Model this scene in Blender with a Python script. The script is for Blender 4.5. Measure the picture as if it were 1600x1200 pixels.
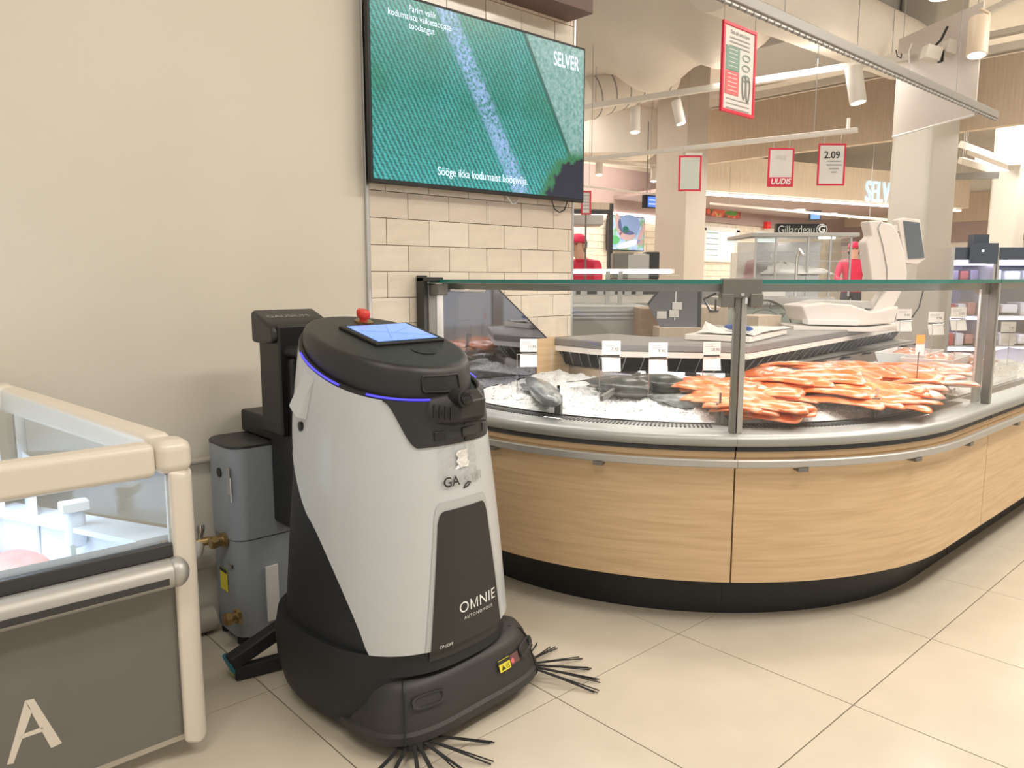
import bpy, bmesh, math, random
from mathutils import Vector, Matrix, Euler
random.seed(7)
for o in list(bpy.data.objects): bpy.data.objects.remove(o)
SC = bpy.context.scene
COL = SC.collection
# ------------------------------------------------------------------ camera
F_PX, HOR, CAM_H, TH = 1195.0, 435.0, 1.21, math.radians(47.6)
PITCH = math.atan((600-HOR)/F_PX)
FW = Vector((math.cos(TH)*math.cos(PITCH), math.sin(TH)*math.cos(PITCH), -math.sin(PITCH)))
RT = Vector((math.sin(TH), -math.cos(TH), 0))
UP = RT.cross(FW)
CP = Vector((0, 0, CAM_H))
cd = bpy.data.cameras.new('camera'); cam = bpy.data.objects.new('camera', cd); COL.objects.link(cam)
cd.sensor_width = 36; cd.lens = F_PX/1600*36; cd.clip_start = .02; cd.clip_end = 200
cam.matrix_world = Matrix(((RT.x, UP.x, -FW.x, CP.x), (RT.y, UP.y, -FW.y, CP.y), (RT.z, UP.z, -FW.z, CP.z), (0, 0, 0, 1)))
SC.camera = cam
# ------------------------------------------------------------------ world, lights, exposure
SC.view_settings.view_transform = 'Standard'; SC.view_settings.look = 'None'
SC.view_settings.gamma = 1; SC.view_settings.use_curve_mapping = False
SC.view_settings.exposure = 0.06
W = bpy.data.worlds.new('store_ambience'); SC.world = W; W.use_nodes = True
W.node_tree.nodes['Background'].inputs[0].default_value = (1.0, .95, .88, 1)
W.node_tree.nodes['Background'].inputs[1].default_value = .85
def area(name, loc, size, power, col=(1, .93, .83), rot=(0, 0, 0), sy=None):
    l = bpy.data.lights.new(name, 'AREA'); l.energy = power; l.color = col
    l.shape = 'RECTANGLE'; l.size = size; l.size_y = sy or size
    o = bpy.data.objects.new(name, l); COL.objects.link(o); o.location = loc; o.rotation_euler = rot
    return o
area('aisle_light', (2.2, -.6, 3.7), 1.6, 66, sy=.5)
area('aisle_light', (4.4, -.6, 3.7), 1.6, 58, sy=.5)
area('aisle_light', (-.6, .3, 3.7), 1.6, 40, sy=.5)
area('aisle_light', (6.6, .2, 3.6), 2.0, 80, sy=1)  # added area light, brightens the near faces of the columns
area('ceiling_light_counter', (3.9, 3.2, 3.0), 1.4, 20, sy=.5)
area('ceiling_light_counter', (6.4, 3.4, 2.9), 1.0, 36, sy=1)
area('ceiling_light_back', (5.6, 6.4, 3.2), 2.0, 82, sy=1)
area('ceiling_light_back', (8.6, 7.0, 3.2), 2.0, 62, sy=1)
area('ceiling_light_back', (11.5, 2.5, 3.4), 3.0, 220, sy=1.5)
area('ceiling_light_back', (13.5, 6.8, 2.4), 3.0, 60, sy=.6)
area('ceiling_light_back', (9.6, 4.6, 2.6), 1.6, 80, sy=.8)
# ------------------------------------------------------------------ pixel -> point helpers (photo frame 1600x1200)
def ray(x, y): return FW + RT*((x-800)/F_PX) + UP*((600-y)/F_PX)
def at_z(x, y, Z): r = ray(x, y); return CP + r*((Z-CAM_H)/r.z)
def at_y(x, y, Y): r = ray(x, y); return CP + r*(Y/r.y)
def at_x(x, y, X): r = ray(x, y); return CP + r*(X/r.x)
def at_d(x, y, d): return CP + ray(x, y)*d
# ------------------------------------------------------------------ materials
MATS = {}
def mat(name, col, rough=.5, metal=0., emit=None, es=1., noise=0., nscale=8., bump=0., bscale=60., coat=0., spec=.5, stretch=None, trans=0., sss=0.):
    if name in MATS: return MATS[name]
    m = bpy.data.materials.new(name); m.use_nodes = True; MATS[name] = m
    nt = m.node_tree; b = nt.nodes['Principled BSDF']
    c = (*col, 1)
    b.inputs['Base Color'].default_value = c; b.inputs['Roughness'].default_value = rough
    b.inputs['Metallic'].default_value = metal; b.inputs['Specular IOR Level'].default_value = spec
    b.inputs['Coat Weight'].default_value = coat
    if trans: b.inputs['Transmission Weight'].default_value = trans
    if sss:
        b.inputs['Subsurface Weight'].default_value = sss; b.inputs['Subsurface Radius'].default_value = (.02, .01, .008)
    if emit: b.inputs['Emission Color'].default_value = (*emit, 1); b.inputs['Emission Strength'].default_value = es
    if noise or bump:
        tc = nt.nodes.new('ShaderNodeTexCoord'); mp = nt.nodes.new('ShaderNodeMapping')
        if stretch: mp.inputs['Scale'].default_value = stretch
        nt.links.new(tc.outputs['Object'], mp.inputs[0])
    if noise:
        n = nt.nodes.new('ShaderNodeTexNoise'); n.inputs['Scale'].default_value = nscale; n.inputs['Detail'].default_value = 5
        nt.links.new(mp.outputs[0], n.inputs['Vector'])
        r = nt.nodes.new('ShaderNodeValToRGB')
        r.color_ramp.elements[0].color = (*[max(0, v*(1-noise)) for v in col], 1); r.color_ramp.elements[0].position = .3
        r.color_ramp.elements[1].color = (*[min(1, v*(1+noise)) for v in col], 1); r.color_ramp.elements[1].position = .7
        nt.links.new(n.outputs['Fac'], r.inputs[0]); nt.links.new(r.outputs[0], b.inputs['Base Color'])
    if bump:
        n2 = nt.nodes.new('ShaderNodeTexNoise'); n2.inputs['Scale'].default_value = bscale; n2.inputs['Detail'].default_value = 4
        nt.links.new(mp.outputs[0], n2.inputs['Vector'])
        bp = nt.nodes.new('ShaderNodeBump'); bp.inputs['Strength'].default_value = bump; bp.inputs['Distance'].default_value = .01
        nt.links.new(n2.outputs['Fac'], bp.inputs['Height']); nt.links.new(bp.outputs[0], b.inputs['Normal'])
    return m
def wood(name, c1, c2, axis, rough=.45):
    m = bpy.data.materials.new(name); m.use_nodes = True; MATS[name] = m
    nt = m.node_tree; b = nt.nodes['Principled BSDF']; b.inputs['Roughness'].default_value = rough
    tc = nt.nodes.new('ShaderNodeTexCoord'); mp = nt.nodes.new('ShaderNodeMapping')
    sc = [1.6, 1.6, 1.6]
    for i in range(3):
        if i not in axis: sc[i] = 26
    mp.inputs['Scale'].default_value = sc
    n = nt.nodes.new('ShaderNodeTexNoise'); n.inputs['Scale'].default_value = 2.2; n.inputs['Detail'].default_value = 7; n.inputs['Distortion'].default_value = .5
    r = nt.nodes.new('ShaderNodeValToRGB')
    r.color_ramp.elements[0].color = (*c1, 1); r.color_ramp.elements[0].position = .33
    r.color_ramp.elements[1].color = (*c2, 1); r.color_ramp.elements[1].position = .62
    nt.links.new(tc.outputs['Object'], mp.inputs[0]); nt.links.new(mp.outputs[0], n.inputs['Vector'])
    nt.links.new(n.outputs['Fac'], r.inputs[0]); nt.links.new(r.outputs[0], b.inputs['Base Color'])
    return m
def glass(name, tint=(1, 1, 1), base=.04, gl=(1, 1, 1), rough=.02):
    m = bpy.data.materials.new(name); m.use_nodes = True; MATS[name] = m
    nt = m.node_tree; nt.nodes.remove(nt.nodes['Principled BSDF'])
    t = nt.nodes.new('ShaderNodeBsdfTransparent'); t.inputs[0].default_value = (*tint, 1)
    g = nt.nodes.new('ShaderNodeBsdfGlossy'); g.inputs[0].default_value = (*gl, 1); g.inputs['Roughness'].default_value = rough
    lw = nt.nodes.new('ShaderNodeLayerWeight'); lw.inputs[0].default_value = .5
    fr = nt.nodes.new('ShaderNodeMath'); fr.operation = 'POWER'; fr.inputs[1].default_value = 5.
    nt.links.new(lw.outputs['Facing'], fr.inputs[0])
    ad = nt.nodes.new('ShaderNodeMath'); ad.operation = 'MULTIPLY_ADD'; ad.inputs[1].default_value = .85; ad.inputs[2].default_value = base; ad.use_clamp = True
    mx = nt.nodes.new('ShaderNodeMixShader')
    nt.links.new(fr.outputs[0], ad.inputs[0]); nt.links.new(ad.outputs[0], mx.inputs[0])
    nt.links.new(t.outputs[0], mx.inputs[1]); nt.links.new(g.outputs[0], mx.inputs[2])
    nt.links.new(mx.outputs[0], nt.nodes['Material Output'].inputs[0])
    return m
def M(n): return MATS[n]
mat('wall_paint', (.71, .665, .575), .75, noise=.02, nscale=3, bump=.04, bscale=150)
mat('floor_tile', (.66, .60, .50), .24, noise=.045, nscale=5)
mat('grout_dark', (.17, .14, .11), .8)
mat('wall_tile', (.76, .67, .55), .16, noise=.05, nscale=7, bump=.12, bscale=9, stretch=(1, 1, 3))
mat('wall_tile_warm', (.69, .60, .50), .16, noise=.05, nscale=7, bump=.12, bscale=9, stretch=(1, 1, 3))
mat('wall_tile_pale', (.80, .72, .60), .16, noise=.05, nscale=7, bump=.12, bscale=9, stretch=(1, 1, 3))
mat('wall_grout', (.24, .20, .17), .8)
mat('alu', (.58, .58, .57), .32, 1.); mat('steel', (.62, .61, .60), .25, 1., noise=.06, nscale=14, stretch=(1, 1, 12))
mat('sill_metal', (.38, .39, .38), .40, .4)
mat('steel_matte', (.50, .49, .47), .45, .6); mat('chrome', (.8, .8, .8), .12, 1.)
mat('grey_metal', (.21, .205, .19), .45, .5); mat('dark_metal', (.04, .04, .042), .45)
mat('black', (.012, .012, .013), .45); mat('black_gloss', (.01, .01, .012), .12)
mat('rubber', (.018, .018, .02), .7)
mat('charcoal', (.024, .0235, .0235), .42, bump=.05, bscale=900)
mat('charcoal_side', (.012, .014, .018), .55)
mat('charcoal_shroud', (.036, .034, .034), .48, bump=.06, bscale=700)
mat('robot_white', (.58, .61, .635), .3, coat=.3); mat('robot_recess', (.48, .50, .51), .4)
mat('robot_panel', (.030, .028, .028), .5)
mat('white_plastic', (.80, .78, .73), .3); mat('white', (.82, .82, .80), .45); mat('paper', (.76, .74, .71), .7)
mat('freezer_white', (.76, .70, .61), .3); mat('freezer_inner', (.80, .85, .92), .4); mat('freezer_panel', (.175, .17, .15), .5, noise=.05, nscale=4)
mat('dock_grey', (.30, .33, .36), .38); mat('pipe_paint', (.50, .46, .40), .5); mat('brass', (.42, .30, .14), .35, .9)
mat('red_plastic', (.72, .045, .03), .35); mat('red_frame', (.68, .02, .06), .4); mat('pink_print', (.78, .17, .18), .6); mat('green_print', (.22, .36, .30), .6)
mat('yellow', (.85, .74, .05), .5); mat('teal', (.01, .22, .33), .4); mat('ink', (.03, .03, .03), .6); mat('grey_ink', (.35, .35, .35), .6)
mat('text_white', (.9, .9, .9), .5)
mat('blue_led', (.02, .02, .3), .4, emit=(.06, .05, 1.), es=2.0)
mat('robot_screen', (.1, .2, .5), .15, emit=(.17, .34, .98), es=.85); mat('screen_line', (.1, .2, .4), .3, emit=(.10, .22, .75), es=.6)
mat('tv_white', (.7, .8, .95), .4, emit=(.62, .75, .95), es=.9)
mat('tube', (1, 1, 1), .4, emit=(.95, .95, 1), es=4.); mat('lamp_glow', (1, 1, 1), .4, emit=(1, .93, .82), es=5.)
mat('case_lamp', (1, 1, 1), .4, emit=(1, .88, .84), es=3.)
mat('violet_lamp', (1, 1, 1), .4, emit=(.80, .74, 1), es=8.)
mat('sign_glow', (.4, .5, .55), .4, emit=(.62, .86, 1.0), es=.75)
mat('blue_screen', (.1, .2, .5), .3, emit=(.08, .22, .85), es=.9); mat('exit_red', (.5, .02, .02), .4, emit=(.55, .02, .02), es=.5)
wood('oak', (.60, .415, .235), (.70, .51, .31), (0, 1)); wood('oak_far', (.55, .43, .32), (.61, .49, .38), (2,), .5)
wood('oak_far_light', (.58, .47, .36), (.64, .53, .41), (2,), .5); wood('oak_dark', (.36, .23, .13), (.44, .29, .17), (0, 1), .5)
mat('mauve', (.40, .30, .28), .6, noise=.03, nscale=2); mat('mauve_dark', (.15, .09, .082), .5); mat('beige_wall', (.72, .66, .55), .6)
mat('column_paint', (.58, .51, .44), .6, noise=.02, nscale=3); mat('column_grey', (.52, .49, .44), .5, noise=.02, nscale=3)
mat('ceiling_paint', (.82, .77, .70), .7, noise=.05, nscale=1.2); mat('duct_white', (.82, .76, .69), .6, noise=.04, nscale=2); mat('duct_grey', (.55, .53, .52), .5)
mat('fixture_white', (.78, .74, .68), .4); mat('fixture_warm', (.72, .60, .47), .4)
mat('salmon_skin', (.20, .20, .21), .3); mat('fish_dark', (.055, .057, .052), .32, noise=.5, nscale=25, coat=.15)
mat('fish_silver', (.20, .215, .215), .28, noise=.45, nscale=30, coat=.2); mat('fish_belly', (.62, .62, .58), .25)
mat('meat_pink', (.66, .36, .31), .4, noise=.15, nscale=18); mat('tray_clear', (.62, .66, .60), .3)
mat('skin', (.66, .42, .32), .5); mat('hair_dark', (.03, .02, .018), .6); mat('uniform_red', (.62, .03, .09), .7)
mat('scale_white', (.78, .73, .69), .35); mat('scale_screen', (.10, .11, .12), .15, emit=(.10, .11, .12), es=.6)
mat('blue_plastic', (.03, .10, .38), .4); mat('orange_card', (.9, .30, .06), .6); mat('board_white', (.82, .76, .70), .45)
mat('showcase_dark', (.06, .075, .10), .4); mat('violet_panel', (.55, .52, .75), .35); mat('logo_board', (.46, .52, .47), .4); mat('logo_ink', (.12, .11, .07), .6)
mat('worktop_steel', (.30, .29, .285), .4, .5); mat('rail_grey', (.30, .29, .275), .45, .3)
mat('tool_steel', (.45, .46, .46), .4, .5)
mat('sheet_white', (.62, .56, .52), .35)
mat('mirror_dark', (.30, .31, .36), .04, 1.)
glass('clear_glass', (.99, .99, .99), .03); glass('front_glass', (.99, .993, .99), .034); glass('top_glass', (.90, .95, .93), .06); glass('freezer_glass', (.93, .96, .98), .07)
glass('plexi', (.985, .99, .99), .032); glass('film', (.96, .96, .96), .10, rough=.1)
mat('glass_edge', (.02, .16, .13), .15, emit=(.01, .06, .05), es=.5)
# salmon flesh with fat lines
def stripe_mat(name, c1, c2, scale, rough=.25, sss=.0):
    m = bpy.data.materials.new(name); m.use_nodes = True; MATS[name] = m
    nt = m.node_tree; b = nt.nodes['Principled BSDF']; b.inputs['Roughness'].default_value = rough; b.inputs['Coat Weight'].default_value = .3
    tc = nt.nodes.new('ShaderNodeTexCoord'); w = nt.nodes.new('ShaderNodeTexWave'); w.bands_direction = 'DIAGONAL'
    w.inputs['Scale'].default_value = scale; w.inputs['Distortion'].default_value = 2.5; w.inputs['Detail'].default_value = 2
    n = nt.nodes.new('ShaderNodeTexNoise'); n.inputs['Scale'].default_value = 9
    r = nt.nodes.new('ShaderNodeValToRGB'); r.color_ramp.elements[0].color = (*c1, 1); r.color_ramp.elements[0].position = .55
    r.color_ramp.elements[1].color = (*c2, 1); r.color_ramp.elements[1].position = 1.
    mx = nt.nodes.new('ShaderNodeMixRGB'); mx.blend_type = 'MULTIPLY'; mx.inputs[0].default_value = .35
    nt.links.new(tc.outputs['Object'], w.inputs['Vector']); nt.links.new(tc.outputs['Object'], n.inputs['Vector'])
    nt.links.new(w.outputs['Fac'], r.inputs[0]); nt.links.new(r.outputs[0], mx.inputs[1]); nt.links.new(n.outputs['Color'], mx.inputs[2])
    nt.links.new(mx.outputs[0], b.inputs['Base Color'])
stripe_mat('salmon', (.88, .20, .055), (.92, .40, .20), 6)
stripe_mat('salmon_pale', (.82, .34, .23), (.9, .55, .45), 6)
def ice_mat():
    m = bpy.data.materials.new('ice'); m.use_nodes = True; MATS['ice'] = m
    nt = m.node_tree; b = nt.nodes['Principled BSDF']
    b.inputs['Base Color'].default_value = (.93, .94, .93, 1); b.inputs['Roughness'].default_value = .35
    b.inputs['Subsurface Weight'].default_value = .3; b.inputs['Subsurface Radius'].default_value = (.02, .02, .02)
    tc = nt.nodes.new('ShaderNodeTexCoord'); n = nt.nodes.new('ShaderNodeTexNoise'); n.inputs['Scale'].default_value = 120; n.inputs['Detail'].default_value = 6
    bp = nt.nodes.new('ShaderNodeBump'); bp.inputs['Strength'].default_value = .7; bp.inputs['Distance'].default_value = .012
    nt.links.new(tc.outputs['Object'], n.inputs['Vector']); nt.links.new(n.outputs['Fac'], bp.inputs['Height']); nt.links.new(bp.outputs[0], b.inputs['Normal'])
ice_mat()
# ------------------------------------------------------------------ mesh builder
WM = {}
class B:
    def __init__(s): s.bm = bmesh.new()
    def box(s, lo, hi, mtx=None):
        v = [s.bm.verts.new(Vector(p)) for p in [(lo[0], lo[1], lo[2]), (hi[0], lo[1], lo[2]), (hi[0], hi[1], lo[2]), (lo[0], hi[1], lo[2]),
             (lo[0], lo[1], hi[2]), (hi[0], lo[1], hi[2]), (hi[0], hi[1], hi[2]), (lo[0], hi[1], hi[2])]]
        for f in [(0, 3, 2, 1), (4, 5, 6, 7), (0, 1, 5, 4), (1, 2, 6, 5), (2, 3, 7, 6), (3, 0, 4, 7)]: s.bm.faces.new([v[i] for i in f])
        if mtx: bmesh.ops.transform(s.bm, matrix=mtx, verts=v)
        return s
    def obox(s, c, sx, sy, sz, ax, ay=None):          # oriented box: centre, sizes, x-axis (and y-axis) directions
        X = Vector(ax).normalized(); Z0 = Vector((0, 0, 1))
        Y = Vector(ay).normalized() if ay else Z0.cross(X).normalized()
        Z = X.cross(Y).normalized()
        c = Vector(c)
        m = Matrix(((X.x, Y.x, Z.x, c.x), (X.y, Y.y, Z.y, c.y), (X.z, Y.z, Z.z, c.z), (0, 0, 0, 1)))
        return s.box((-sx/2, -sy/2, -sz/2), (sx/2, sy/2, sz/2), m)
    def loft(s, loops, cap0=True, cap1=True, closed=True):
        R = [[s.bm.verts.new(Vector(p)) for p in L] for L in loops]
        for a, b in zip(R, R[1:]):
            n = len(a)
            for i in range(n if closed else n-1):
                j = (i+1) % n
                try: s.bm.faces.new((a[i], a[j], b[j], b[i]))
                except ValueError: pass
        if cap0 and closed: s.bm.faces.new(list(reversed(R[0])))
        if cap1 and closed: s.bm.faces.new(R[-1])
        return s
    def tube(s, path, r, seg=10, caps=True):
        P = [Vector(p) for p in path]; rs = r if isinstance(r, (list, tuple)) else [r]*len(P)
        loops = []; prev = None
        for i, p in enumerate(P):
            t = (P[min(i+1, len(P)-1)]-P[max(i-1, 0)]).normalized()
            if prev is None: prev = t.orthogonal().normalized()
            n = (prev-t*prev.dot(t)).normalized(); prev = n; bn = t.cross(n)
            loops.append([p+(n*math.cos(2*math.pi*k/seg)+bn*math.sin(2*math.pi*k/seg))*rs[i] for k in range(seg)])
        return s.loft(loops, caps, caps)
    def cyl(s, p0, p1, r, r1=None, seg=20): return s.tube([p0, p1], [r, r if r1 is None else r1], seg)
    def poly(s, pts, d):                                # polygon extruded by vector d
        d = Vector(d); return s.loft([[Vector(p) for p in pts], [Vector(p)+d for p in pts]])
    def sheet(s, rows):
        R = [[s.bm.verts.new(Vector(p)) for p in L] for L in rows]
        for a, b in zip(R, R[1:]):
            for i in range(len(a)-1): s.bm.faces.new((a[i], a[i+1], b[i+1], b[i]))
        return s
    def sphere(s, c, r, sc=(1, 1, 1), u=16, v=10):
        m = Matrix.Translation(Vector(c)) @ Matrix.Diagonal((*[r*k for k in sc], 1))
        bmesh.ops.create_uvsphere(s.bm, u_segments=u, v_segments=v, radius=1, matrix=m); return s
    def sweep(s, path, prof, closed=True):              # path: 2D points; prof: (offset to the left, z)
        n = len(path); loops = []
        for i in range(n):
            p = Vector(path[i]).to_2d()
            d0 = (p-Vector(path[i-1]).to_2d()).normalized() if i else None
            d1 = (Vector(path[i+1]).to_2d()-p).normalized() if i < n-1 else None
            if d0 is None: d0 = d1
            if d1 is None: d1 = d0
            n0 = Vector((-d0.y, d0.x)); n1 = Vector((-d1.y, d1.x)); m = (n0+n1).normalized(); m = m/max(.3, m.dot(n0))
            loops.append([Vector((p.x+m.x*o, p.y+m.y*o, z)) for o, z in prof])
        return s.loft(loops, True, True, closed)
    def xf(s, m): bmesh.ops.transform(s.bm, matrix=m, verts=s.bm.verts[:]); return s
    def done(s, name, m, parent=None, smooth=False, bevel=0, seg=2, local=False, recalc=True, solid=0, sub=0):
        if recalc: bmesh.ops.recalc_face_normals(s.bm, faces=s.bm.faces[:])
        me = bpy.data.meshes.new(name)
        loc = None
        if parent is not None:
            if not local: bmesh.ops.transform(s.bm, matrix=WM[parent.name].inverted(), verts=s.bm.verts[:])
        elif not local:
            xs = [v.co.x for v in s.bm.verts]; ys = [v.co.y for v in s.bm.verts]; zs = [v.co.z for v in s.bm.verts]
            loc = Vector(((min(xs)+max(xs))/2, (min(ys)+max(ys))/2, min(zs)))
            bmesh.ops.translate(s.bm, vec=-loc, verts=s.bm.verts[:])
        s.bm.to_mesh(me); s.bm.free()
        me.materials.append(M(m) if isinstance(m, str) else m)
        o = bpy.data.objects.new(name, me); COL.objects.link(o)
        if loc is not None: o.location = loc
        if parent is not None: o.parent = parent; WM[o.name] = WM[parent.name]
        else: WM[o.name] = Matrix.Translation(loc or Vector())
        if smooth:
            for p in me.polygons: p.use_smooth = True
            if smooth != 'all': me.set_sharp_from_angle(angle=math.radians(40))
        if solid:
            k = o.modifiers.new('thickness', 'SOLIDIFY'); k.thickness = solid; k.offset = -1
        if bevel:
            k = o.modifiers.new('bevel', 'BEVEL'); k.width = bevel; k.segments = seg; k.limit_method = 'ANGLE'; k.angle_limit = math.radians(35); k.harden_normals = True
            for p in me.polygons: p.use_smooth = True
        if sub:
            k = o.modifiers.new('sub', 'SUBSURF'); k.levels = sub; k.render_levels = sub
        return o
def tag(o, label=None, cat=None, group=None, kind=None):
    if label: o['label'] = label
    if cat: o['category'] = cat
    if group: o['group'] = group
    if kind: o['kind'] = kind
    return o
def thing(name, loc, label, cat, group=None, rotz=0, kind=None):
    o = bpy.data.objects.new(name, None); COL.objects.link(o); o.empty_display_size = .1
    o.location = loc; o.rotation_euler = (0, 0, rotz)
    WM[o.name] = Matrix.Translation(Vector(loc)) @ Matrix.Rotation(rotz, 4, 'Z')
    return tag(o, label, cat, group, kind)
def dup(root, mtx, label=None):
    r = root.copy(); COL.objects.link(r); r.matrix_world = mtx
    if label: r['label'] = label
    for ch in root.children:
        c = ch.copy(); COL.objects.link(c); c.parent = r
        for g in ch.children:
            d = g.copy(); COL.objects.link(d); d.parent = c
    return r
def text_mesh(body, size, bold=0., ext=0., sx=1., align='CENTER', shear=0., space=1.):
    c = bpy.data.curves.new('t', 'FONT'); c.body = body; c.size = size; c.offset = bold; c.extrude = ext; c.align_x = align; c.align_y = 'CENTER'; c.shear = shear
    c.space_character = space; c.resolution_u = 4
    o = bpy.data.objects.new('t', c); COL.objects.link(o)
    bpy.context.view_layer.update()
    me = bpy.data.meshes.new_from_object(o.evaluated_get(bpy.context.evaluated_depsgraph_get()))
    bpy.data.objects.remove(o); bpy.data.curves.remove(c)
    b = B(); b.bm.from_mesh(me); bpy.data.meshes.remove(me)
    for v in b.bm.verts: v.co.x *= sx
    return b
def frame(o, x, y):                                      # matrix from origin and two in-plane axes
    X = Vector(x).normalized(); Y = Vector(y); Y = (Y-X*Y.dot(X)).normalized(); Z = X.cross(Y); o = Vector(o)
    return Matrix(((X.x, Y.x, Z.x, o.x), (X.y, Y.y, Z.y, o.y), (X.z, Y.z, Z.z, o.z), (0, 0, 0, 1)))
def put_text(body, size, m, parent, o, x, y, name='lettering', **k):
    b = text_mesh(body, size, **k); b.xf(frame(o, x, y)); return b.done(name, m, parent, recalc=False)
# ================================================================== STRUCTURE
WALL_Y = 2.60
fl = tag(B().box((-8, -10, -.08), (24, 14, -.004)).done('floor', 'grout_dark'), 'cream stone tiled shop floor with dark joints', kind='structure')
TP, TX0, TY0 = .60, 2.10, 1.451
tile_me = None
for i in range(-5, 9):
    for j in range(-6, 3):
        x0 = TX0+i*TP; y0 = TY0+j*TP
        if tile_me is None:
            t = B().box((.0016, .0016, -.02), (TP-.0016, TP-.0016, 0)).done('floor_tile', 'floor_tile', fl, local=True, bevel=.0012, seg=1); tile_me = t.data
            bv = t
        else:
            t = bv.copy(); COL.objects.link(t); t.parent = fl
        t.location = Vector((x0, y0, 0))-fl.location
X0, X1, Y0, Y1 = TX0-5*TP, TX0+9*TP, TY0-6*TP, TY0+3*TP
for lo, hi in [((-8, -10), (X0, 14)), ((X1, -10), (24, 14)), ((X0, -10), (X1, Y0)), ((X0, Y1), (X1, 14))]:
    B().box((lo[0], lo[1], -.02), (hi[0], hi[1], 0)).done('tile_field', 'floor_tile', fl)
tag(B().box((-5, WALL_Y, 0), (1.606, WALL_Y+.12, 3.9)).done('wall_left', 'wall_paint'), 'plain cream painted wall beside the tiled wall', kind='structure')
# tiled wall
wt = tag(B().box((1.62, WALL_Y, 0), (2.762, WALL_Y+.35, 3.0)).done('wall_tiled', 'wall_grout'), 'glossy cream brick tiled wall behind the television', kind='structure')
zl = at_y(574, 424, WALL_Y-.008).z; xj = at_y(638, 360, WALL_Y-.008).x
PZ, PX = .1035, .2075
k0 = -int(zl/PZ)-1
rr = random.Random(3); cache = {}
for r in range(k0, 12):
    z0 = zl+r*PZ; off = xj+(PX/2 if r % 2 else 0)
    if z0+PZ < .02 or z0 > 2.42: continue
    c = off
    while c > 1.62: c -= PX
    while c < 2.762:
        a = max(c, 1.622)+.0012; b = min(c+PX, 2.762)-.0012; c += PX
        if b-a < .012: continue
        w = round(b-a, 4)
        mm = 'wall_tile_warm' if 1.43 < z0+.05 < 1.56 else rr.choice(['wall_tile', 'wall_tile', 'wall_tile_pale'])
        if (w, mm) not in cache:
            t = B().box((0, 0, 0), (w, .012, PZ-.0024)).done('wall_tile', mm, wt, local=True, bevel=.001, seg=1); cache[(w, mm)] = t
        else:
            t = cache[(w, mm)].copy(); COL.objects.link(t); t.parent = wt
        t.location = Vector((a, WALL_Y-.008, z0+.0012))-wt.location
        t.rotation_euler = (rr.uniform(-.006, .006), 0, rr.uniform(-.004, .004))
tag(B().box((1.606, WALL_Y-.014, 0), (1.622, WALL_Y+.02, 3.0)).done('trim_1', 'alu', bevel=.003), 'slim aluminium corner strip between painted and tiled wall', kind='structure')
tag(B().box((2.758, WALL_Y-.012, 0), (2.772, WALL_Y+.35, 3.0)).done('trim_2', 'alu', bevel=.003), 'aluminium end strip of the tiled wall', kind='structure')
bx = at_y(927, 22, 2.44)
tag(B().box((1.64, 2.44, bx.z), (bx.x, 2.95, bx.z+1.4)).done('trim_3', 'mauve_dark', bevel=.004), 'brown boxed beam over the tiled wall', kind='structure')
tag(B().box((-8, -10, 3.95), (24, 14, 4.05)).done('ceiling', 'ceiling_paint'), 'pale plastered shop ceiling', kind='structure')
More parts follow.
